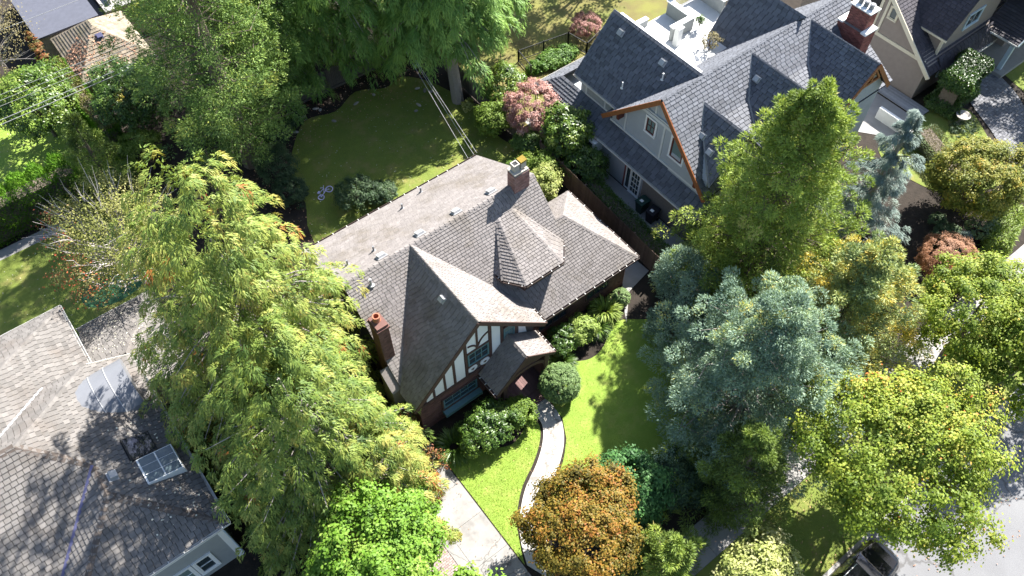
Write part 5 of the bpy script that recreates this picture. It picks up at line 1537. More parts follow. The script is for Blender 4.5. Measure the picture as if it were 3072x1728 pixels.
cone_crown('green_cypress', 'plain green cone shaped cypress in front of the blue cypress', 'tree', (17.6, 4.7, 0), 7.6, 2.5, 'cypress', 114, clumps=260, per=170, L=.16, Wd=.05, cr=.5, z0=.05, pw=.65, tint=.22, tv=.12)
cone_crown('blue_spruce', 'narrow silver blue spruce with a leaning tip', 'tree', (36.2, 11.8, 0), 10.2, 2.9, 'blue_spruce', 115, clumps=300, per=130, L=.24, Wd=.035, cr=.42, z0=.05, pw=.8, tint=.5, mode='weep', rough=.25, lean=(.4, .1), bark='bark_grey')
bush('maple_tree', 'big yellow-green maple with red tips beside the street', 'tree', (23.0, .7, 0), 4.0, 4.0, 3.2, 'maple_turn', 116, clumps=330, per=210, L=.14, Wd=.09, cr=.2, zmin=-.35, zc=5.3, tint=.38, tv=.15, patch=lambda P, r: .09 * (P[:, 0] - 22.9) / 3 + .08 * (P[:, 2] - 5.3) / 3, rough=.3, fill=.35)
bush('maple_tree', 'yellow-green maple at the right edge above the sidewalk', 'tree', (33.6, 2.9, 0), 3.7, 3.2, 2.7, 'maple_turn', 117, clumps=260, per=190, L=.13, Wd=.085, cr=.2, zmin=-.35, zc=4.4, tint=.40, tv=.14, rough=.22, fill=.35)
bush('street_tree', 'tree with shade-darkened leaf tint at the right edge beside the street', 'tree', (34.5, -1.0 + .8, 0), 4.0, 3.0, 2.6, 'maple_turn', 118, clumps=200, per=160, L=.16, Wd=.10, cr=.2, zmin=-.35, zc=4.6, tint=.28, tv=.12, rough=.2)  # low leaf tint: shade under the maple crown put into the colour
bush('round_tree', 'round headed yellow autumn tree beside the cobbled walk', 'tree', (43.6, 8.9, 0), 2.7, 2.6, 2.4, 'round', 119, clumps=260, per=190, L=.13, Wd=.08, cr=.2, zmin=-.4, zc=2.9, tint=.5, tv=.15, rough=.1)
# lower middle
bush('maple_tree', 'light green maple at the bottom edge left of the driveway', 'tree', (1.2, 11.6, 0), 3.2, 3.0, 2.5, 'maple_green', 121, clumps=230, per=200, L=.16, Wd=.11, cr=.22, zmin=-.3, zc=4.6, tint=.55, tv=.15, rough=.22, fill=.35)
bush('maple_tree', 'smaller light green maple tucked under the yellow cedar', 'tree', (3.3, 13.6, 0), 2.0, 1.7, 1.7, 'maple_green', 122, clumps=90, per=150, L=.16, Wd=.10, cr=.26, zmin=-.3, zc=2.6, tint=.5, tv=.15)
bush('maple_tree', 'bright lime maple cut off by the bottom edge over the driveway', 'tree', (2.6, 7.0, 0), 2.6, 2.0, 1.9, 'maple_green', 123, clumps=110, per=170, L=.18, Wd=.12, cr=.24, zmin=-.3, zc=3.6, tint=.68, tv=.13)
bush('japanese_maple', 'orange-brown maple spreading over the front path', 'tree', (9.75, 7.3, 0), 2.55, 2.5, 2.2, 'orange', 124, clumps=270, per=210, L=.12, Wd=.075, cr=.2, zmin=-.3, zc=3.6, tint=.42, tv=.17, rough=.2, patch=patches(1.6, .12, 1.0))
bush('emerald_bush', 'emerald green leafy bush behind the orange maple', 'bush', (13.1, 7.6, 0), 2.2, 2.0, 1.9, 'emerald', 125, clumps=130, per=190, L=.15, Wd=.08, cr=.25, zc=1.9, tint=.55, tv=.14, zmin=-.3)
bush('dark_bush', 'dark green bush in the shade right of the emerald bush', 'bush', (15.3, 6.6, 0), 1.5, 1.4, 1.5, 'shrub_dark', 126, clumps=70, per=150, L=.13, Wd=.06, cr=.28, zc=1.3, tint=.5)
cone_crown('young_conifer', 'young feathery green conifer at the bottom edge of the picture', 'tree', (12.2, 3.9, 0), 4.8, 2.0, 'cypress', 127, clumps=150, per=140, L=.19, Wd=.05, cr=.45, z0=.05, pw=.7, tint=.42, mode='tuft', rough=.35)
bush('pale_shrub', 'pale yellow shrub lit by the sun at the bottom edge', 'bush', (14.9, .8, 0), 2.1, 1.6, 1.4, 'white_spray', 128, clumps=120, per=150, L=.17, Wd=.09, cr=.26, zc=2.3, tint=.45, tv=.18, zmin=-.2)
# ------------------------------------------------------------------ left side
def bare_tree(name, label, loc, rx, ry, rz, seed, bark='bark_white', leaf='birch', clumps=90, per=40, tint=.45, zc=None, lean=(0, 0), nlimb=40, spread=1.0, L=.11):
    """thin leaved tree with many visible pale branches"""
    rng = np.random.default_rng(seed)
    root = thing(name, label, 'tree', loc)
    zc = zc or rz
    c = np.array(loc) + np.array([lean[0], lean[1], zc])
    d = fib(clumps, -.35, rng)
    ctr = c + d * np.array([rx, ry, rz]) * rng.uniform(.5, 1.05, (clumps, 1))
    ct = tint + rng.normal(0, .16, clumps)
    red = (ctr[:, 0] < loc[0] - rx * .55)
    ct = np.where(red & (rng.uniform(0, 1, clumps) < .55), .98, np.minimum(ct, .9))
    P, A, N, Ls, Ws, T = clump_leaves(rng, ctr, d, np.full(clumps, .24 * max(rx, ry)), per, L, L * .65, 'broad', ct, tj=.06)
    leaf_mesh('crown', M[leaf], root, P, A, N, Ls, Ws, T)
    limbs = []
    b = Vector(loc)
    for i in range(nlimb):
        dd = fib(nlimb, -.1, rng)[i]
        s0 = b + Vector((lean[0], lean[1], 0)) * .3 + Vector((0, 0, zc * rng.uniform(.25, .8)))
        e = Vector(c + dd * np.array([rx, ry, rz]) * rng.uniform(.8, 1.12))
        m1 = s0.lerp(e, .4) + Vector(rng.normal(0, .12, 3)); m2 = s0.lerp(e, .75) + Vector(rng.normal(0, .18, 3))
        limbs.append(([s0, m1, m2, e], [.055, .04, .026, .009]))
        for k in range(5):
            q = m1.lerp(e, rng.uniform(0, .9)); e2 = q + (e - s0) * .28 + Vector(rng.normal(0, .38, 3)); m3 = (q + e2) / 2 + Vector(rng.normal(0, .08, 3))
            limbs.append(([q, m3, e2], [.02, .014, .005]))
    trunk_obj(root, loc, (loc[0] + lean[0] * .5, loc[1] + lean[1] * .5, loc[2] + zc * .9), .13, M[bark], limbs)
    return root
bare_tree('birch_tree', 'thinning birch with white bare branches left of the huge cedar', (-.7, 34.6, 0), 3.4, 3.6, 3.2, 131, zc=5.6, clumps=240, per=80, nlimb=34)
bare_tree('bare_tree', 'bare twiggy tree at the upper left corner', (-2.4, 57.0, 0), 4.0, 4.4, 3.4, 132, bark='bark_grey', leaf='bare', zc=5.2, clumps=120, per=50, nlimb=46)
bare_tree('dry_shrub', 'thin twiggy tree poking up behind the huge cedar', (5.6, 36.2, 0), 1.6, 1.6, 1.8, 133, bark='bark', leaf='birch', zc=3.2, clumps=50, per=40, nlimb=16)
bush('laurel_tree', 'glossy leafed laurel next to the power lines at the left', 'tree', (-.6, 51.6, 0), 2.5, 2.5, 2.6, 'laurel', 134, clumps=150, per=110, L=.19, Wd=.09, cr=.24, zc=3.0, tint=.5, tv=.2, zmin=-.4)
bush('holly_tree', 'dark leafed holly tree right of the clipped hedge wall', 'tree', (4.6, 48.2, 0), 2.3, 2.6, 2.3, 'shrub', 135, clumps=170, per=120, L=.15, Wd=.08, cr=.23, zc=2.9, tint=.5, tv=.2, zmin=-.35)
bush('yellow_shrub', 'yellow-green shrub at the foot of the holly tree', 'bush', (3.6, 45.4, 0), 1.3, 1.2, 1.0, 'shrub_lime', 136, clumps=60, per=110, L=.13, Wd=.08, cr=.28, zc=1.5, tint=.55, tv=.2)
bush('amber_shrub', 'small amber leafed shrub below the garage gutter', 'bush', (4.0, 50.9, 0), .8, .7, .8, 'round', 137, clumps=40, per=80, L=.13, Wd=.08, cr=.3, zc=1.2, tint=.6)
bush('garden_shrub', 'leafy green shrub under the right side of the garage eave', 'bush', (6.5, 50.8, 0), 1.7, 1.1, 1.1, 'shrub', 138, clumps=60, per=100, L=.14, Wd=.08, cr=.28, zc=1.5, tint=.55)
hedge('clipped_hedge', 'clipped hedge wall with a pale flat top beside the laurel', 'hedge', [(1.9, 55.6), (2.5, 46.6)], 1.1, 2.7, 'hedge', 139, dens=380, L=.16, Wd=.07, top_m='hedge_top', tint=.5)
bush('red_vine', 'red vine running up the hedge near the bare tree', 'vine', (1.5, 58.0, 0), .35, 2.0, .5, 'red_leaf', 140, clumps=30, per=70, L=.13, Wd=.09, cr=.5, zc=2.6, trunk=False)
hedge('cedar_hedge', 'tall bright green cedar hedge at the left edge', 'hedge', [(-12, 44.6), (-.8, 45.0)], 1.7, 3.1, 'hedge', 141, dens=300, L=.2, Wd=.07, tint=.45, bump=.22, lobes=.7, lobew=1.25)
cone_crown('hedge_conifer', 'dark bushy conifer at the right end of the cedar hedge', 'tree', (.7, 44.0, 0), 6.5, 1.9, 'cypress', 142, clumps=140, per=130, L=.17, Wd=.055, cr=.5, z0=.04, pw=.6, tint=.3)
# back garden
for i, (x, y, rx, ry, rz, lab, tn) in enumerate([
    (10.0, 38.6, 1.3, 1.6, 1.3, 'large grey-green shrub at the left side of the back lawn', .6), (9.7, 36.2, 1.1, 1.2, .9, 'low dark shrub below the grey-green shrub on the back lawn', .4),
    (11.3, 41.6, 1.3, 1.1, 1.1, 'dark shrub in the soil bed at the upper left of the back lawn', .35), (13.0, 33.3, 1.5, 1.2, 1.1, 'round dark bush on the lawn beside the white bike', .55),
    (14.5, 32.6, .9, .8, .7, 'low bush touching the round dark bush near the back gutter', .6)]):
    bush('dark_shrub', lab, 'bush', (x, y, 0), rx, ry, rz, 'shrub_dark', 150 + i, clumps=70, per=130, L=.12, Wd=.05, cr=.28, zc=rz * .8, tint=tn)
bush('perennial', 'small pale leafed plant beside the bare cedar trunk', 'plant', (24.0, 36.2, 0), .5, .5, .35, 'white_spray', 156, clumps=20, per=30, L=.14, Wd=.08, cr=.4, trunk=False)
# strip between the houses
bush('lime_bush', 'clipped yellow-green bush left of the pink maple', 'bush', (23.7, 32.9, 0), 1.15, 1.2, 1.2, 'shrub_lime', 157, clumps=90, per=120, L=.12, Wd=.07, cr=.25, zc=1.3, tint=.4)
bush('laurel_bush', 'glossy bright laurel above the pink maple', 'bush', (26.2, 34.9, 0), 1.6, 1.4, 1.3, 'laurel', 158, clumps=80, per=100, L=.18, Wd=.09, cr=.26, zc=1.8, tint=.6, tv=.2)
bush('pink_maple', 'pink leafed japanese maple by the slate house gutter', 'tree', (26.2, 31.5, 0), 2.3, 2.0, 1.4, 'pink_maple', 159, clumps=170, per=170, L=.12, Wd=.05, cr=.22, zc=2.2, tint=.5, tv=.15, zmin=-.3)
bush('rhododendron', 'large glossy rhododendron against the slate house', 'bush', (26.3, 28.0, 0), 1.6, 1.7, 1.9, 'laurel', 160, clumps=150, per=110, L=.18, Wd=.08, cr=.22, zc=2.2, tint=.5, tv=.22, zmin=-.35)
bush('rhododendron', 'darker rhododendron under the large glossy one', 'bush', (26.1, 25.9, 0), 1.2, 1.3, 1.3, 'shrub', 161, clumps=80, per=110, L=.17, Wd=.07, cr=.25, zc=1.4, tint=.5, tv=.18)
bush('fern_clump', 'feathery green clump between the lawn and the rhododendron', 'bush', (24.6, 30.0, 0), 1.0, 1.0, .9, 'shrub', 162, clumps=60, per=100, L=.16, Wd=.05, cr=.3, zc=1.0, tint=.55)
bush('white_flower_bush', 'pale flecked bush behind the ridge chimney of the tudor house', 'bush', (22.6, 26.2, 0), 1.5, 1.2, 1.2, 'white_spray', 163, clumps=70, per=110, L=.13, Wd=.08, cr=.27, zc=1.5, tint=.25, tv=.25)
bush('bright_bush', 'bright green bush at the right gable end of the tudor house', 'bush', (23.6, 27.6, 0), 1.2, 1.2, 1.1, 'shrub_lime', 164, clumps=70, per=110, L=.13, Wd=.07, cr=.28, zc=1.3, tint=.4)
bush('soft_bush', 'soft green bush at the lawn corner behind the tudor house', 'bush', (21.9, 28.4, 0), 1.2, .9, .8, 'shrub', 165, clumps=60, per=110, L=.13, Wd=.06, cr=.3, zc=.9, tint=.6)
hedge('clipped_hedge', 'low dark clipped hedge on the far side of the board fence', 'hedge', [(25.6, 25.0), (25.2, 16.6)], 1.1, 1.25, 'shrub', 166, dens=420, L=.11, Wd=.05, tint=.45)
bush('ivy_bank', 'green ivy bank inside the iron railing', 'ground cover', (32.0, 36.3, 0), 2.2, .8, .35, 'ivy', 167, clumps=80, per=110, L=.15, Wd=.1, cr=.8, zc=.3, tint=.6, trunk=False)
bush('red_shrub', 'round reddish brown shrub on the yellowish lawn behind the slate house', 'bush', (35.9, 37.2, 0), 1.25, 1.2, .9, 'pink_maple', 168, clumps=90, per=130, L=.10, Wd=.04, cr=.24, zc=.8, tint=.3)
# foundation planting in front of the tudor house
bush('topiary_ball', 'big clipped round topiary beside the porch steps', 'topiary', (14.55, 14.55, 0), 1.06, 1.06, 1.06, 'topiary', 169, clumps=420, per=70, L=.085, Wd=.05, cr=.12, zc=1.1, tint=.5, tv=.08, rough=.02, fill=.06, zmin=-.8)
bush('boxwood_ball', 'small round boxwood at the edge of the side patio', 'topiary', (21.35, 17.0, 0), .52, .52, .5, 'topiary', 170, clumps=140, per=40, L=.08, Wd=.05, cr=.16, zc=.5, tint=.6, tv=.1, rough=.03, fill=.08, zmin=-.6)
bush('rhododendron', 'dark rhododendron under the front gable windows, sunlit in front', 'bush', (10.0, 14.9, 0), 1.75, 1.15, 1.05, 'shrub', 171, clumps=120, per=110, L=.14, Wd=.06, cr=.25, zc=1.05, tint=.55, tv=.2)
bush('viburnum', 'yellow-green shrub left of the porch steps', 'bush', (11.7, 14.6, 0), .95, .85, .85, 'shrub_lime', 172, clumps=70, per=100, L=.12, Wd=.06, cr=.28, zc=.8, tint=.25)
bush('lime_shrub', 'lime green rhododendron catching the sun right of the porch', 'bush', (17.7, 16.5, 0), 1.0, .8, .8, 'shrub_lime', 173, clumps=80, per=100, L=.14, Wd=.06, cr=.27, zc=.9, tint=.7)
bush('lime_shrub', 'dim green shrub against the wall right of the porch roof', 'bush', (16.4, 16.7, 0), .9, .8, .8, 'shrub', 174, clumps=60, per=100, L=.14, Wd=.05, cr=.28, zc=.8, tint=.45)
def spiky(name, label, loc, r, h, m, seed, n=420, L=.5, Wd=.035, tint=.5):
    rng = np.random.default_rng(seed)
    root = thing(name, label, 'plant', loc)
    a = rng.uniform(0, 6.283, n); e = rng.uniform(.15, 1.2, n)
    base = np.stack([np.cos(a) * r * .25, np.sin(a) * r * .25, rng.uniform(.05, h * .45, n)], 1) + np.array(loc)
    A = np.stack([np.cos(a) * np.cos(e), np.sin(a) * np.cos(e), np.sin(e)], 1)
    p2 = base + A * (L * .6)
    A2 = unit(A + np.array([0, 0, -.75]))
    N = unit(rng.normal(0, .3, (n, 3)) + np.array([0, 0, 1.0]))
    T = tint + rng.normal(0, .18, n)
    Ls = L * rng.uniform(.7, 1.2, n)
    leaf_mesh('blades', M[m], root, np.concatenate([base, p2]), np.concatenate([A, A2]), np.concatenate([N, N]), np.concatenate([Ls, Ls]), np.full(2 * n, Wd), np.concatenate([T, T + .1]))
    return root
spiky('yucca', 'bright spiky plant at the right end of the front bed', (20.0, 16.9, 0), .8, .9, 'bamboo', 175, L=.62, Wd=.07)
spiky('strap_leaf_plant', 'strap leafed clump beside the topiary ball', (15.7, 15.9, 0), .8, .6, 'shrub', 176, L=.6, Wd=.05)
spiky('strap_leaf_plant', 'grassy strap leafed clump at the front left house corner', (8.0, 15.4, 0), .9, .6, 'shrub', 177, n=520, L=.65, Wd=.04, tint=.6)
spiky('strap_leaf_plant', 'strap leafed clump in the bed beyond the lime rhododendron', (18.9, 16.3, 0), .7, .5, 'shrub', 178, L=.5, Wd=.05)
bush('red_tipped_shrub', 'red tipped twiggy shrub poking out beside the yellow cedar', 'bush', (6.1, 14.7, 0), .8, .9, 1.0, 'red_leaf', 179, clumps=30, per=18, L=.12, Wd=.05, cr=.4, zc=2.2, tint=.6)
bush('red_tipped_shrub', 'red leaf tips rising at the left corner of the front gable', 'bush', (6.4, 17.0, 0), .5, .7, 1.0, 'red_leaf', 180, clumps=22, per=16, L=.12, Wd=.05, cr=.45, zc=2.6, tint=.5)
# beds at the right
bush('blue_green_bush', 'blue-green conifer bush by the side patio', 'bush', (24.0, 14.9, 0), 1.6, 1.7, 2.0, 'blue_cypress', 181, clumps=120, per=130, L=.14, Wd=.05, cr=.26, mode='tuft', zc=1.8, tint=.45)
bush('blue_green_bush', 'lower blue-green bush toward the lawn', 'bush', (21.9, 13.2, 0), 1.6, 1.5, 1.2, 'blue_cypress', 182, clumps=90, per=120, L=.14, Wd=.05, cr=.28, mode='tuft', zc=1.2, tint=.35)
bush('grey_green_bush', 'pale grey-green bush beside the board fence end', 'bush', (25.9, 16.2, 0), 1.0, 1.0, 1.0, 'gold_cypress', 183, clumps=60, per=110, L=.13, Wd=.05, cr=.3, mode='tuft', zc=1.2, tint=.5)
hedge('holly_hedge', 'tall glossy holly hedge at the front of the taupe house', 'hedge', [(50.3, 15.1), (53.6, 15.6)], 1.9, 3.2, 'shrub', 184, dens=620, L=.15, Wd=.08, mode='broad', tint=.3, bump=.3)
hedge('clipped_hedge', 'olive clipped hedge running down beside the blue spruce', 'hedge', [(46.9, 14.3), (45.0, 9.6)], 1.6, 1.3, 'gold_cypress', 185, dens=380, L=.11, Wd=.045, top_m='hedge_top', tint=.25)
bush('rust_shrub', 'rusty brown dome shaped shrub near the right edge', 'bush', (38.6, 6.7, 0), 1.75, 1.5, 1.25, 'brown_shrub', 186, clumps=220, per=120, L=.09, Wd=.035, cr=.2, zc=1.0, tint=.5, tv=.12, fill=.12, rough=.1, mode='weep')
for i, (x, y, r, lab) in enumerate([(41.4, 9.0, .55, 'small round shrub in the bed furthest from the rusty shrub'), (40.6, 8.2, .6, 'olive round shrub nearest the gold tinged cypress'), (41.2, 7.8, .6, 'round shrub between the blue dwarf conifer and the round tree'), (39.9, 8.0, .55, 'dark round shrub right behind the rusty shrub')]):
    bush('round_shrub', lab, 'bush', (x, y, 0), r, r, r * .9, 'shrub_dark', 187 + i, clumps=50, per=60, L=.09, Wd=.05, cr=.26, zc=r * .8, tint=.75, trunk=False, group='round shrubs in the right hand bed')
bush('dwarf_conifer', 'small blue dwarf conifer beside the rusty shrub', 'bush', (40.9, 7.0, 0), .7, .6, .5, 'blue_spruce', 192, clumps=40, per=60, L=.12, Wd=.035, cr=.35, mode='tuft', zc=.5, tint=.6)
bush('clipped_bowl', 'clipped bowl shaped shrub under the round yellow tree', 'bush', (42.9, 6.9, 0), 1.05, 1.0, .7, 'gold_cypress', 193, clumps=160, per=60, L=.08, Wd=.04, cr=.16, zc=.8, tint=.3, rough=.03, fill=.08)
hedge('bamboo_hedge', 'bright leafy bamboo hedge along the sidewalk', 'hedge', [(45.7, 6.6), (42.2, 5.4)], 1.3, 1.2, 'bamboo', 194, dens=300, L=.26, Wd=.06, mode='broad', tint=.5, bump=.15)
bush('tree_foot_shrub', 'yellow-green shrub at the right edge over the sidewalk', 'bush', (38.2, 4.6, 0), 1.5, 1.2, 1.1, 'round', 195, clumps=70, per=110, L=.13, Wd=.08, cr=.28, zc=1.4, tint=.4)

# ------------------------------------------------------------------ grass and fallen leaves
def grass(name, poly_pts, n, seed, L=.055, tint=.5, z=.0):
    rng = np.random.default_rng(seed)
    P = np.array(poly_pts); x0, y0 = P.min(0); x1, y1 = P.max(0)
    pts = rng.uniform((x0, y0), (x1, y1), (n, 2))
    inside = np.zeros(n, bool); j = len(P) - 1
    for i in range(len(P)):
        c = ((P[i, 1] > pts[:, 1]) != (P[j, 1] > pts[:, 1])) & (pts[:, 0] < (P[j, 0] - P[i, 0]) * (pts[:, 1] - P[i, 1]) / (P[j, 1] - P[i, 1] + 1e-9) + P[i, 0])
        inside ^= c; j = i
    pts = pts[inside]; k = len(pts)
    C = np.concatenate([pts, np.full((k, 1), z)], 1)
    A = unit(rng.normal(0, .7, (k, 3)) + np.array([0, 0, .8])); N = unit(rng.normal(0, .5, (k, 3)) + np.array([0, 0, 1.0]))
    T = tint + .16 * np.sin(pts[:, 0] * 1.3) * np.sin(pts[:, 1] * 1.7) + rng.normal(0, .14, k)
    o = leaf_mesh(name, M['grass'], None, C, A, N, L * rng.uniform(.6, 1.4, k), np.full(k, .022), T, loc=(0, 0, 0), tri=True)
    o['kind'] = 'stuff'
grass('front_grass', [tuple(p)[:2] for p in FL], 26000, 201, tint=.55)
grass('side_grass', [tuple(p)[:2] for p in FR], 45000, 202, tint=.55)
grass('verge_blades', [(10, -1.0), (45, -1.0), (45, 2.8), (10, 2.8)], 26000, 204, tint=.4)
grass('back_grass', [tuple(p)[:2] for p in BL], 40000, 203, tint=.4)
rng = np.random.default_rng(77)
def rect_pts(n, x0, x1, y0, y1, z): return np.stack([rng.uniform(x0, x1, n), rng.uniform(y0, y1, n), np.full(n, z)], 1)
scatter_leaves('fallen_leaves', 'fallen_pale', rect_pts(260, -10, 0, 33, 42.5, .02), 301, L=.06)
scatter_leaves('fallen_leaves', 'fallen_pale', rect_pts(160, -6, 1, 47, 54, .02), 302, L=.06)
xs = rng.uniform(2.7, 4.4, 500); ys_ = rng.uniform(52.6, 55.6, 500); keep = (ys_ - 52.2 > (xs - 2.64)) & (rng.uniform(0, 1, 500) < np.clip(1.3 - abs(xs - 3.3), .1, 1))
xs, ys_ = xs[keep], ys_[keep]
scatter_leaves('fallen_leaves', 'fallen', np.stack([xs, ys_, 2.5 + .755 * (xs - 2.64) + .05], 1), 303, L=.16, nrm=(-.6, 0, .8))
xs = rng.uniform(3.2, 7.2, 240); ys_ = rng.uniform(52.3, 54.4, 240); keep = (ys_ - 52.2 < np.minimum(xs - 2.64, 7.94 - xs))
xs, ys_ = xs[keep], ys_[keep]
scatter_leaves('fallen_leaves', 'fallen', np.stack([xs, ys_, 2.5 + .755 * (ys_ - 52.2) + .05], 1), 304, L=.12, nrm=(0, -.6, .8))
xs = rng.uniform(-4.6, -1.5, 130); ys_ = rng.uniform(28.6, 32.2, 130)
scatter_leaves('fallen_leaves', 'fallen_pale', np.stack([xs, ys_, 3.0 + .341 * (32.4 - ys_) + .05], 1), 305, L=.07)
xs = rng.uniform(-5.5, -3.2, 70); ys_ = rng.uniform(17.5, 23.5, 70)
scatter_leaves('fallen_leaves', 'fallen_pale', np.stack([xs, ys_, 5 + .5 * (-3 - xs) + .05], 1), 306, L=.10)
scatter_leaves('fallen_leaves', 'fallen', rect_pts(260, 5.0, 13.5, 6.5, 15.0, .065), 307, L=.05)
scatter_leaves('fallen_leaves', 'fallen', rect_pts(700, 14, 40, -1.0, 4.7, .07), 308, L=.07)
scatter_leaves('fallen_leaves', 'fallen', rect_pts(260, 20, 36, -6.0, -1.3, -.12), 309, L=.07)
scatter_leaves('fallen_leaves', 'fallen_pale', rect_pts(420, 9, 24, 29, 43.5, .03), 310, L=.06)
scatter_leaves('fallen_leaves', 'fallen', rect_pts(700, 6, 24.5, 40, 44, .03), 311, L=.08)
scatter_leaves('fallen_leaves', 'fallen', rect_pts(400, 5, 10, 29, 40, .03), 312, L=.08)
# bed stones at the back of the lawn
sm_ = []
for i in range(4):
    q = MB(); r_ = random.Random(i)
    q.lathe((0, 0, 0), [(.16, 0), (.2, .06), (.15, .14), (.05, .17)], 7, .2 + .2 * i)
    sm_.append(q.mesh('stone', M['stone']))
stones = [(14.1, 42.6), (14.5, 43.4), (15.2, 42.8), (15.4, 42.5), (15.6, 40.9), (17.8, 41.5), (19.3, 41.5), (22.2, 40.1), (22.5, 39.6), (22.8, 39.2), (23.0, 38.8), (21.3, 38.6), (20.8, 38.2), (13.2, 42.4), (12.9, 41.6)]
desc = ['pale edging stone furthest left in the soil bed', 'edging stone close to the back fence', 'edging stone in a pair below the fence', 'second edging stone of the pair below the fence', 'flat stone at the upper lawn edge', 'reddish stone in the middle of the back bed', 'lone pale stone below the middle cedar', 'first stone of the row near the tall trunk', 'second stone of the row near the tall trunk', 'third stone of the row near the tall trunk', 'last stone of the row nearest the tall trunk', 'stone at the lawn edge below the stone row', 'small stone on the upper right lawn', 'stone beside the dark bed shrub', 'half buried stone by the dark bed shrub']
for i, (x, y) in enumerate(stones):
    o = bpy.data.objects.new('stone', sm_[i % 4]); COL.objects.link(o); o.location = (x, y, -.02); o.rotation_euler[2] = i * 1.3; o.scale = (.8 + .25 * (i % 3), .6, .6)
    tag(o, desc[i], 'stone', 'stones edging the back bed')

# ------------------------------------------------------------------ bins by the brick wall
def bin_(loc, bm_, label, rz):
    t = thing('wheelie_bin', label, 'bin', loc, 'bins beside the slate house')
    q = MB(); q.prism([(-.24, -.28, .06), (.24, -.28, .06), (.24, .28, .06), (-.24, .28, .06)], (0, 0, .05))
    q.add([(-.24, -.26, .1), (.24, -.26, .1), (.24, .26, .1), (-.24, .26, .1), (-.30, -.36, .98), (.30, -.36, .98), (.30, .36, .98), (-.30, .36, .98)], [(0, 1, 5, 4), (1, 2, 6, 5), (2, 3, 7, 6), (3, 0, 4, 7), (4, 5, 6, 7)])
    L0 = Vector(loc)
    def put(mb, nm, m, par=t):
        mb.v = [tuple(L0 + Vector((p[0] * math.cos(rz) - p[1] * math.sin(rz), p[0] * math.sin(rz) + p[1] * math.cos(rz), p[2]))) for p in mb.v]
        return mb.build(nm, M[m], par)
    put(q, 'body', bm_)
    q = MB(); q.prism([(-.33, -.40, .99), (.33, -.40, .99), (.33, .38, 1.02), (-.33, .38, 1.02)], (0, 0, .05)); q.box(-.3, .38, .95, .3, .44, 1.03); lid = put(q, 'lid', bm_)
    q = MB(); q.box(-.12, -.2, 1.075, .12, .0, 1.085); put(q, 'sticker', 'paper', lid)
    for s_ in (-.27, .27):
        q = MB(); q.tube([(s_ - .03, .33, .1), (s_ + .03, .33, .1)], .1, 10); put(q, 'wheel', 'tyre')
bin_((27.2, 21.45, .0), 'bin_green', 'green wheelie bin beside the patio door', -1.57)
bin_((27.15, 20.45, .0), 'bin_black', 'black wheelie bin against the brick wall', -1.5)

# ------------------------------------------------------------------ children's bike lying on the back lawn
BK = thing('toy_bike', 'small white and lilac bike lying on the back lawn', 'bike', (11.65, 35.3, .04))
ang = .35
def bk(x, y, z=.05):
    return Vector((11.65 + x * math.cos(ang) - y * math.sin(ang), 35.3 + x * math.sin(ang) + y * math.cos(ang), z))
def ring(cx, cy, r, tube, z=.07, squash=1.0):
    return [bk(cx + r * math.cos(t / 16 * 6.2832), cy + r * squash * math.sin(t / 16 * 6.2832), z + .02 * math.sin(t)) for t in range(17)]
for cx, cy, r in ((-.42, 0, .20), (.42, .02, .24)):
    q = MB(); q.tube(ring(cx, cy, r, .03), .035, 6); wo = q.build('wheel', M['bike_white'], BK)
    q = MB()
    for k_ in range(6):
        a_ = k_ * math.pi / 3; q.tube([bk(cx, cy, .07), bk(cx + r * math.cos(a_), cy + r * math.sin(a_), .07)], .008, 4)
    q.build('spokes', M['silver'], wo)
q = MB(); q.tube([bk(-.42, 0, .09), bk(-.05, .05, .12), bk(.22, .30, .14)], .028, 6); q.tube([bk(-.05, .05, .12), bk(.25, .12, .12), bk(.42, .02, .09)], .028, 6); q.tube([bk(-.42, 0, .09), bk(-.2, .3, .12), bk(.25, .32, .14)], .022, 6); q.build('frame', M['bike_white'], BK)
q = MB(); q.tube([bk(.12, .52, .16), bk(.26, .36, .16), bk(.40, .46, .18)], .022, 6); q.build('handlebar', M['bike_white'], BK)
q = MB(); q.prism([bk(-.34, .30, .12), bk(-.12, .33, .12), bk(-.14, .43, .12), bk(-.32, .40, .12)], (0, 0, .06)); q.build('seat', M['bike_white'], BK)
q = MB(); q.lathe((14.2, 33.9, 0), [(.05, 0), (.15, .07), (.17, .16), (.12, .27), (.04, .32)], 12)
o = q.build('play_ball', M['ball_orange'], loc=(14.2, 33.9, 0)); tag(o, 'small orange ball on the grass beside the dark bush', 'ball')
# bird bath in the right lawn
q = MB(); q.lathe((50.6, 13.6, 0), [(.22, 0), (.12, .1), (.09, .55), (.12, .6), (.48, .72), (.50, .8), (.44, .8), (.3, .73), (.05, .71)], 20)
o = q.build('bird_bath', M['stone'], loc=(50.6, 13.6, 0)); tag(o, 'round stone bird bath on the shaded lawn beside the cobbled walk', 'bird bath')
bush('planting_ring', 'dark low planting round the bird bath', 'ground cover', (50.3, 13.1, 0), .95, .9, .25, 'shrub_dark', 210, clumps=40, per=50, L=.1, Wd=.05, cr=.6, zc=.2, trunk=False)
# roof terrace plants
bush('potted_plant', 'thin twiggy potted plant on the white roof terrace', 'plant', (36.4, 25.9, 5.6), .75, .6, .5, 'bare', 211, clumps=30, per=26, L=.12, Wd=.06, cr=.4, zc=.7, tint=.4)
bush('potted_plant', 'small potted plant at the terrace wall corner', 'plant', (37.4, 27.8, 5.6), .3, .3, .3, 'shrub', 212, clumps=16, per=30, L=.12, Wd=.06, cr=.5, zc=.7, tint=.4)

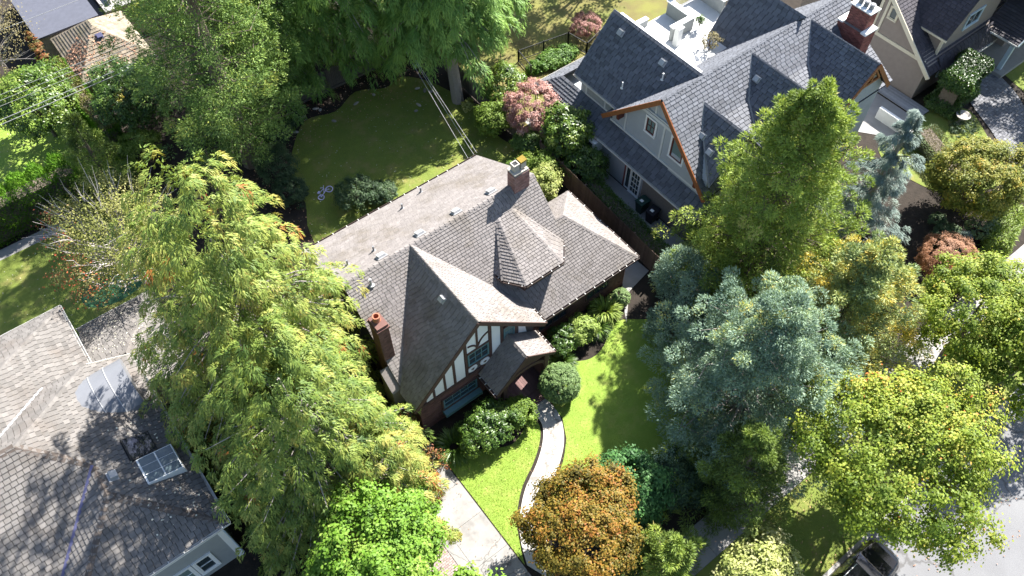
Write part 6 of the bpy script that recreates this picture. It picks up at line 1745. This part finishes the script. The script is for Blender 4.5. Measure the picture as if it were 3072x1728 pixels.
# ------------------------------------------------------------------ parked car at the kerb
CR = thing('parked_car', 'shiny black car parked at the kerb under the big maple', 'car', (19.4, -2.15, -.14))
zb = -.14
def sect(x, w, zl, zh, ww):
    """car cross section loop at station x: half width w at the sill, ww at the top"""
    return [(x, -2.15 - w, zb + zl), (x, -2.15 - w * 1.02, zb + (zl + zh) * .5), (x, -2.15 - ww, zb + zh), (x, -2.15 + ww, zb + zh), (x, -2.15 + w * 1.02, zb + (zl + zh) * .5), (x, -2.15 + w, zb + zl)]
st = [(16.95, .66, .45, .78, .5), (17.02, .80, .34, .92, .66), (17.2, .89, .24, 1.0, .76), (17.9, .92, .2, 1.06, .82), (20.0, .92, .2, 1.06, .82), (20.9, .91, .22, 1.02, .76), (21.35, .87, .26, .96, .68), (21.58, .76, .32, .88, .56), (21.70, .58, .42, .78, .42)]
q = MB()
for i, s_ in enumerate(st):
    q.v += sect(*s_)
for i in range(len(st) - 1):
    for k_ in range(6):
        q.f.append((i * 6 + k_, i * 6 + (k_ + 1) % 6, (i + 1) * 6 + (k_ + 1) % 6, (i + 1) * 6 + k_)); q.t.append(.5)
q.f.append(tuple(range(6))[::-1]); q.t.append(.5); q.f.append(tuple((len(st) - 1) * 6 + k_ for k_ in range(6))); q.t.append(.5)
body = q.build('body', M['paint_black'], CR, smooth=False)
bv = body.modifiers.new('bevel', 'BEVEL'); bv.width = .06; bv.segments = 3; bv.limit_method = 'ANGLE'; bv.angle_limit = .3
ca = [(18.25, .82, 1.03), (18.95, .68, 1.55), (20.9, .66, 1.58), (21.45, .76, 1.04)]
def glass4(a, b, nm, m='skyglass', par=CR): pass
q = MB(); q.prism([(17.5, -2.15 - .64, zb + 1.58), (19.5, -2.15 - .66, zb + 1.56), (19.5, -2.15 + .66, zb + 1.56), (17.5, -2.15 + .64, zb + 1.58)], (0, 0, .05)); rof = q.build('roof', M['paint_black'], CR)
bv = rof.modifiers.new('bevel', 'BEVEL'); bv.width = .04; bv.segments = 2
def quad_part(pts, nm, m, th=.02):
    a, b, c, d = (Vector(p) for p in pts); n = (b - a).cross(d - a).normalized(); q = MB(); q.prism([a, b, c, d], n * th); return q.build(nm, M[m], CR)
quad_part([(17.15, -2.90, zb + 1.03), (17.5, -2.78, zb + 1.58), (17.5, -1.52, zb + 1.58), (17.15, -1.40, zb + 1.03)], 'rear_window', 'skyglass')
quad_part([(19.5, -2.80, zb + 1.56), (20.25, -2.93, zb + 1.05), (20.25, -1.37, zb + 1.05), (19.5, -1.5, zb + 1.56)], 'windscreen', 'skyglass')
for y0, y1, s_ in ((-2.97, -2.81, 1), (-1.33, -1.49, -1)):
    for xa, xb, xc, xd in ((17.25, 18.55, 18.55, 17.6), (18.6, 20.15, 19.45, 18.6)):
        quad_part([(xa, y0, zb + 1.04), (xb, y0, zb + 1.04), (xc, y1, zb + 1.56), (xd, y1, zb + 1.56)], 'side_window', 'skyglass', .015 * s_)
    for x in (17.9, 20.75):
        q = MB(); yw = y0 + (.02 if s_ > 0 else -.02); q.tube([(x, yw - .1, zb + .33), (x, yw + .1, zb + .33)], .33, 20); wo = q.build('wheel', M['tyre'], CR)
        q = MB(); yo = y0 - .09 if s_ > 0 else y0 + .09; q.tube([(x, yo - .012, zb + .33), (x, yo + .012, zb + .33)], .21, 14); q.build('rim', M['alloy'], wo)
q = MB()
for i in range(8):
    t0, t1 = -1.15 + 2.3 * i / 8, -1.15 + 2.3 * (i + 1) / 8
    q.beam((20.82 + .98 * math.cos(t0), -2.15 + .93 * math.sin(t0), zb + .5), (20.82 + .98 * math.cos(t1), -2.15 + .93 * math.sin(t1), zb + .5), .14, .26)
bo_ = q.build('bumper', M['silver'], CR); bv = bo_.modifiers.new('bevel', 'BEVEL'); bv.width = .05; bv.segments = 3
for y in (-2.74, -1.86):
    q = MB(); q.box(21.42, y, zb + .74, 21.62, y + .3, zb + .88); q.build('headlight', M['silver'], CR)
for y in (-2.72, -1.62):
    q = MB(); q.box(17.55, y, zb + 1.63, 19.4, y + .04, zb + 1.67); q.build('roof_rail', M['silver'], CR)

# ------------------------------------------------------------------ wires
def wire(label, pts, r=.011, group=None):
    a, b = Vector(pts[0]), Vector(pts[1]); L_ = (b - a).length; n = 14
    P_ = []
    for i in range(n + 1):
        t = i / n; p = a.lerp(b, t); p.z -= pts[2] * 4 * t * (1 - t); P_.append(p)
    q = MB(); q.tube(P_, r, 5)
    o = q.build('power_line', M['wire'], loc=tuple(a)); tag(o, label, 'power line', group)
PT = (22.4, 47.6)
pl_ = thing('utility_pole', 'wooden utility pole hidden among the cedars at the top edge', 'pole', (*PT, 0))
q = MB(); q.tube([(*PT, 0), (*PT, 9.2)], [.16, .12], 10); q.build('post', M['bark'], pl_)
q = MB(); q.box(PT[0] - .06, PT[1] - .9, 8.2, PT[0] + .06, PT[1] + .9, 8.34); q.build('cross_arm', M['bark'], pl_)
wire('service wire nearest the rear gutter, leftmost of the drop to the tudor house', [(18.35, 28.05, 5.1), (PT[0], PT[1] - .6, 6.6), .2], group='service wires')
wire('middle service wire dropping to the tudor house corner', [(18.75, 28.0, 5.2), (PT[0], PT[1], 6.7), .2], group='service wires')
wire('right hand service wire dropping to the tudor house corner', [(18.9, 27.9, 5.35), (PT[0], PT[1] + .5, 6.8), .2], group='service wires')
wire('lower thick power line crossing in front of the old garage', [(-30, 46.9, 6.0), (PT[0], PT[1] - .8, 6.2), .15], .02)
wire('second thick power line just above the lowest one', [(-30, 47.15, 6.1), (PT[0], PT[1] - .5, 6.3), .15], .02)
wire('thin power line over the laurel, nearest the thick ones', [(-30, 48.6, 6.3), (PT[0], PT[1] + .4, 6.3), .2], .012)
wire('thin power line over the laurel, middle of three', [(-30, 49.0, 6.4), (PT[0], PT[1] + .6, 6.5), .2], .012)
wire('thin power line over the laurel, furthest of three', [(-30, 49.6, 6.5), (PT[0], PT[1] + .8, 6.6), .2], .012)
wire('wire passing above the flat roofed building', [(-20, 55.9, 6.0), (30, 55.6, 6.3), .1], .016)
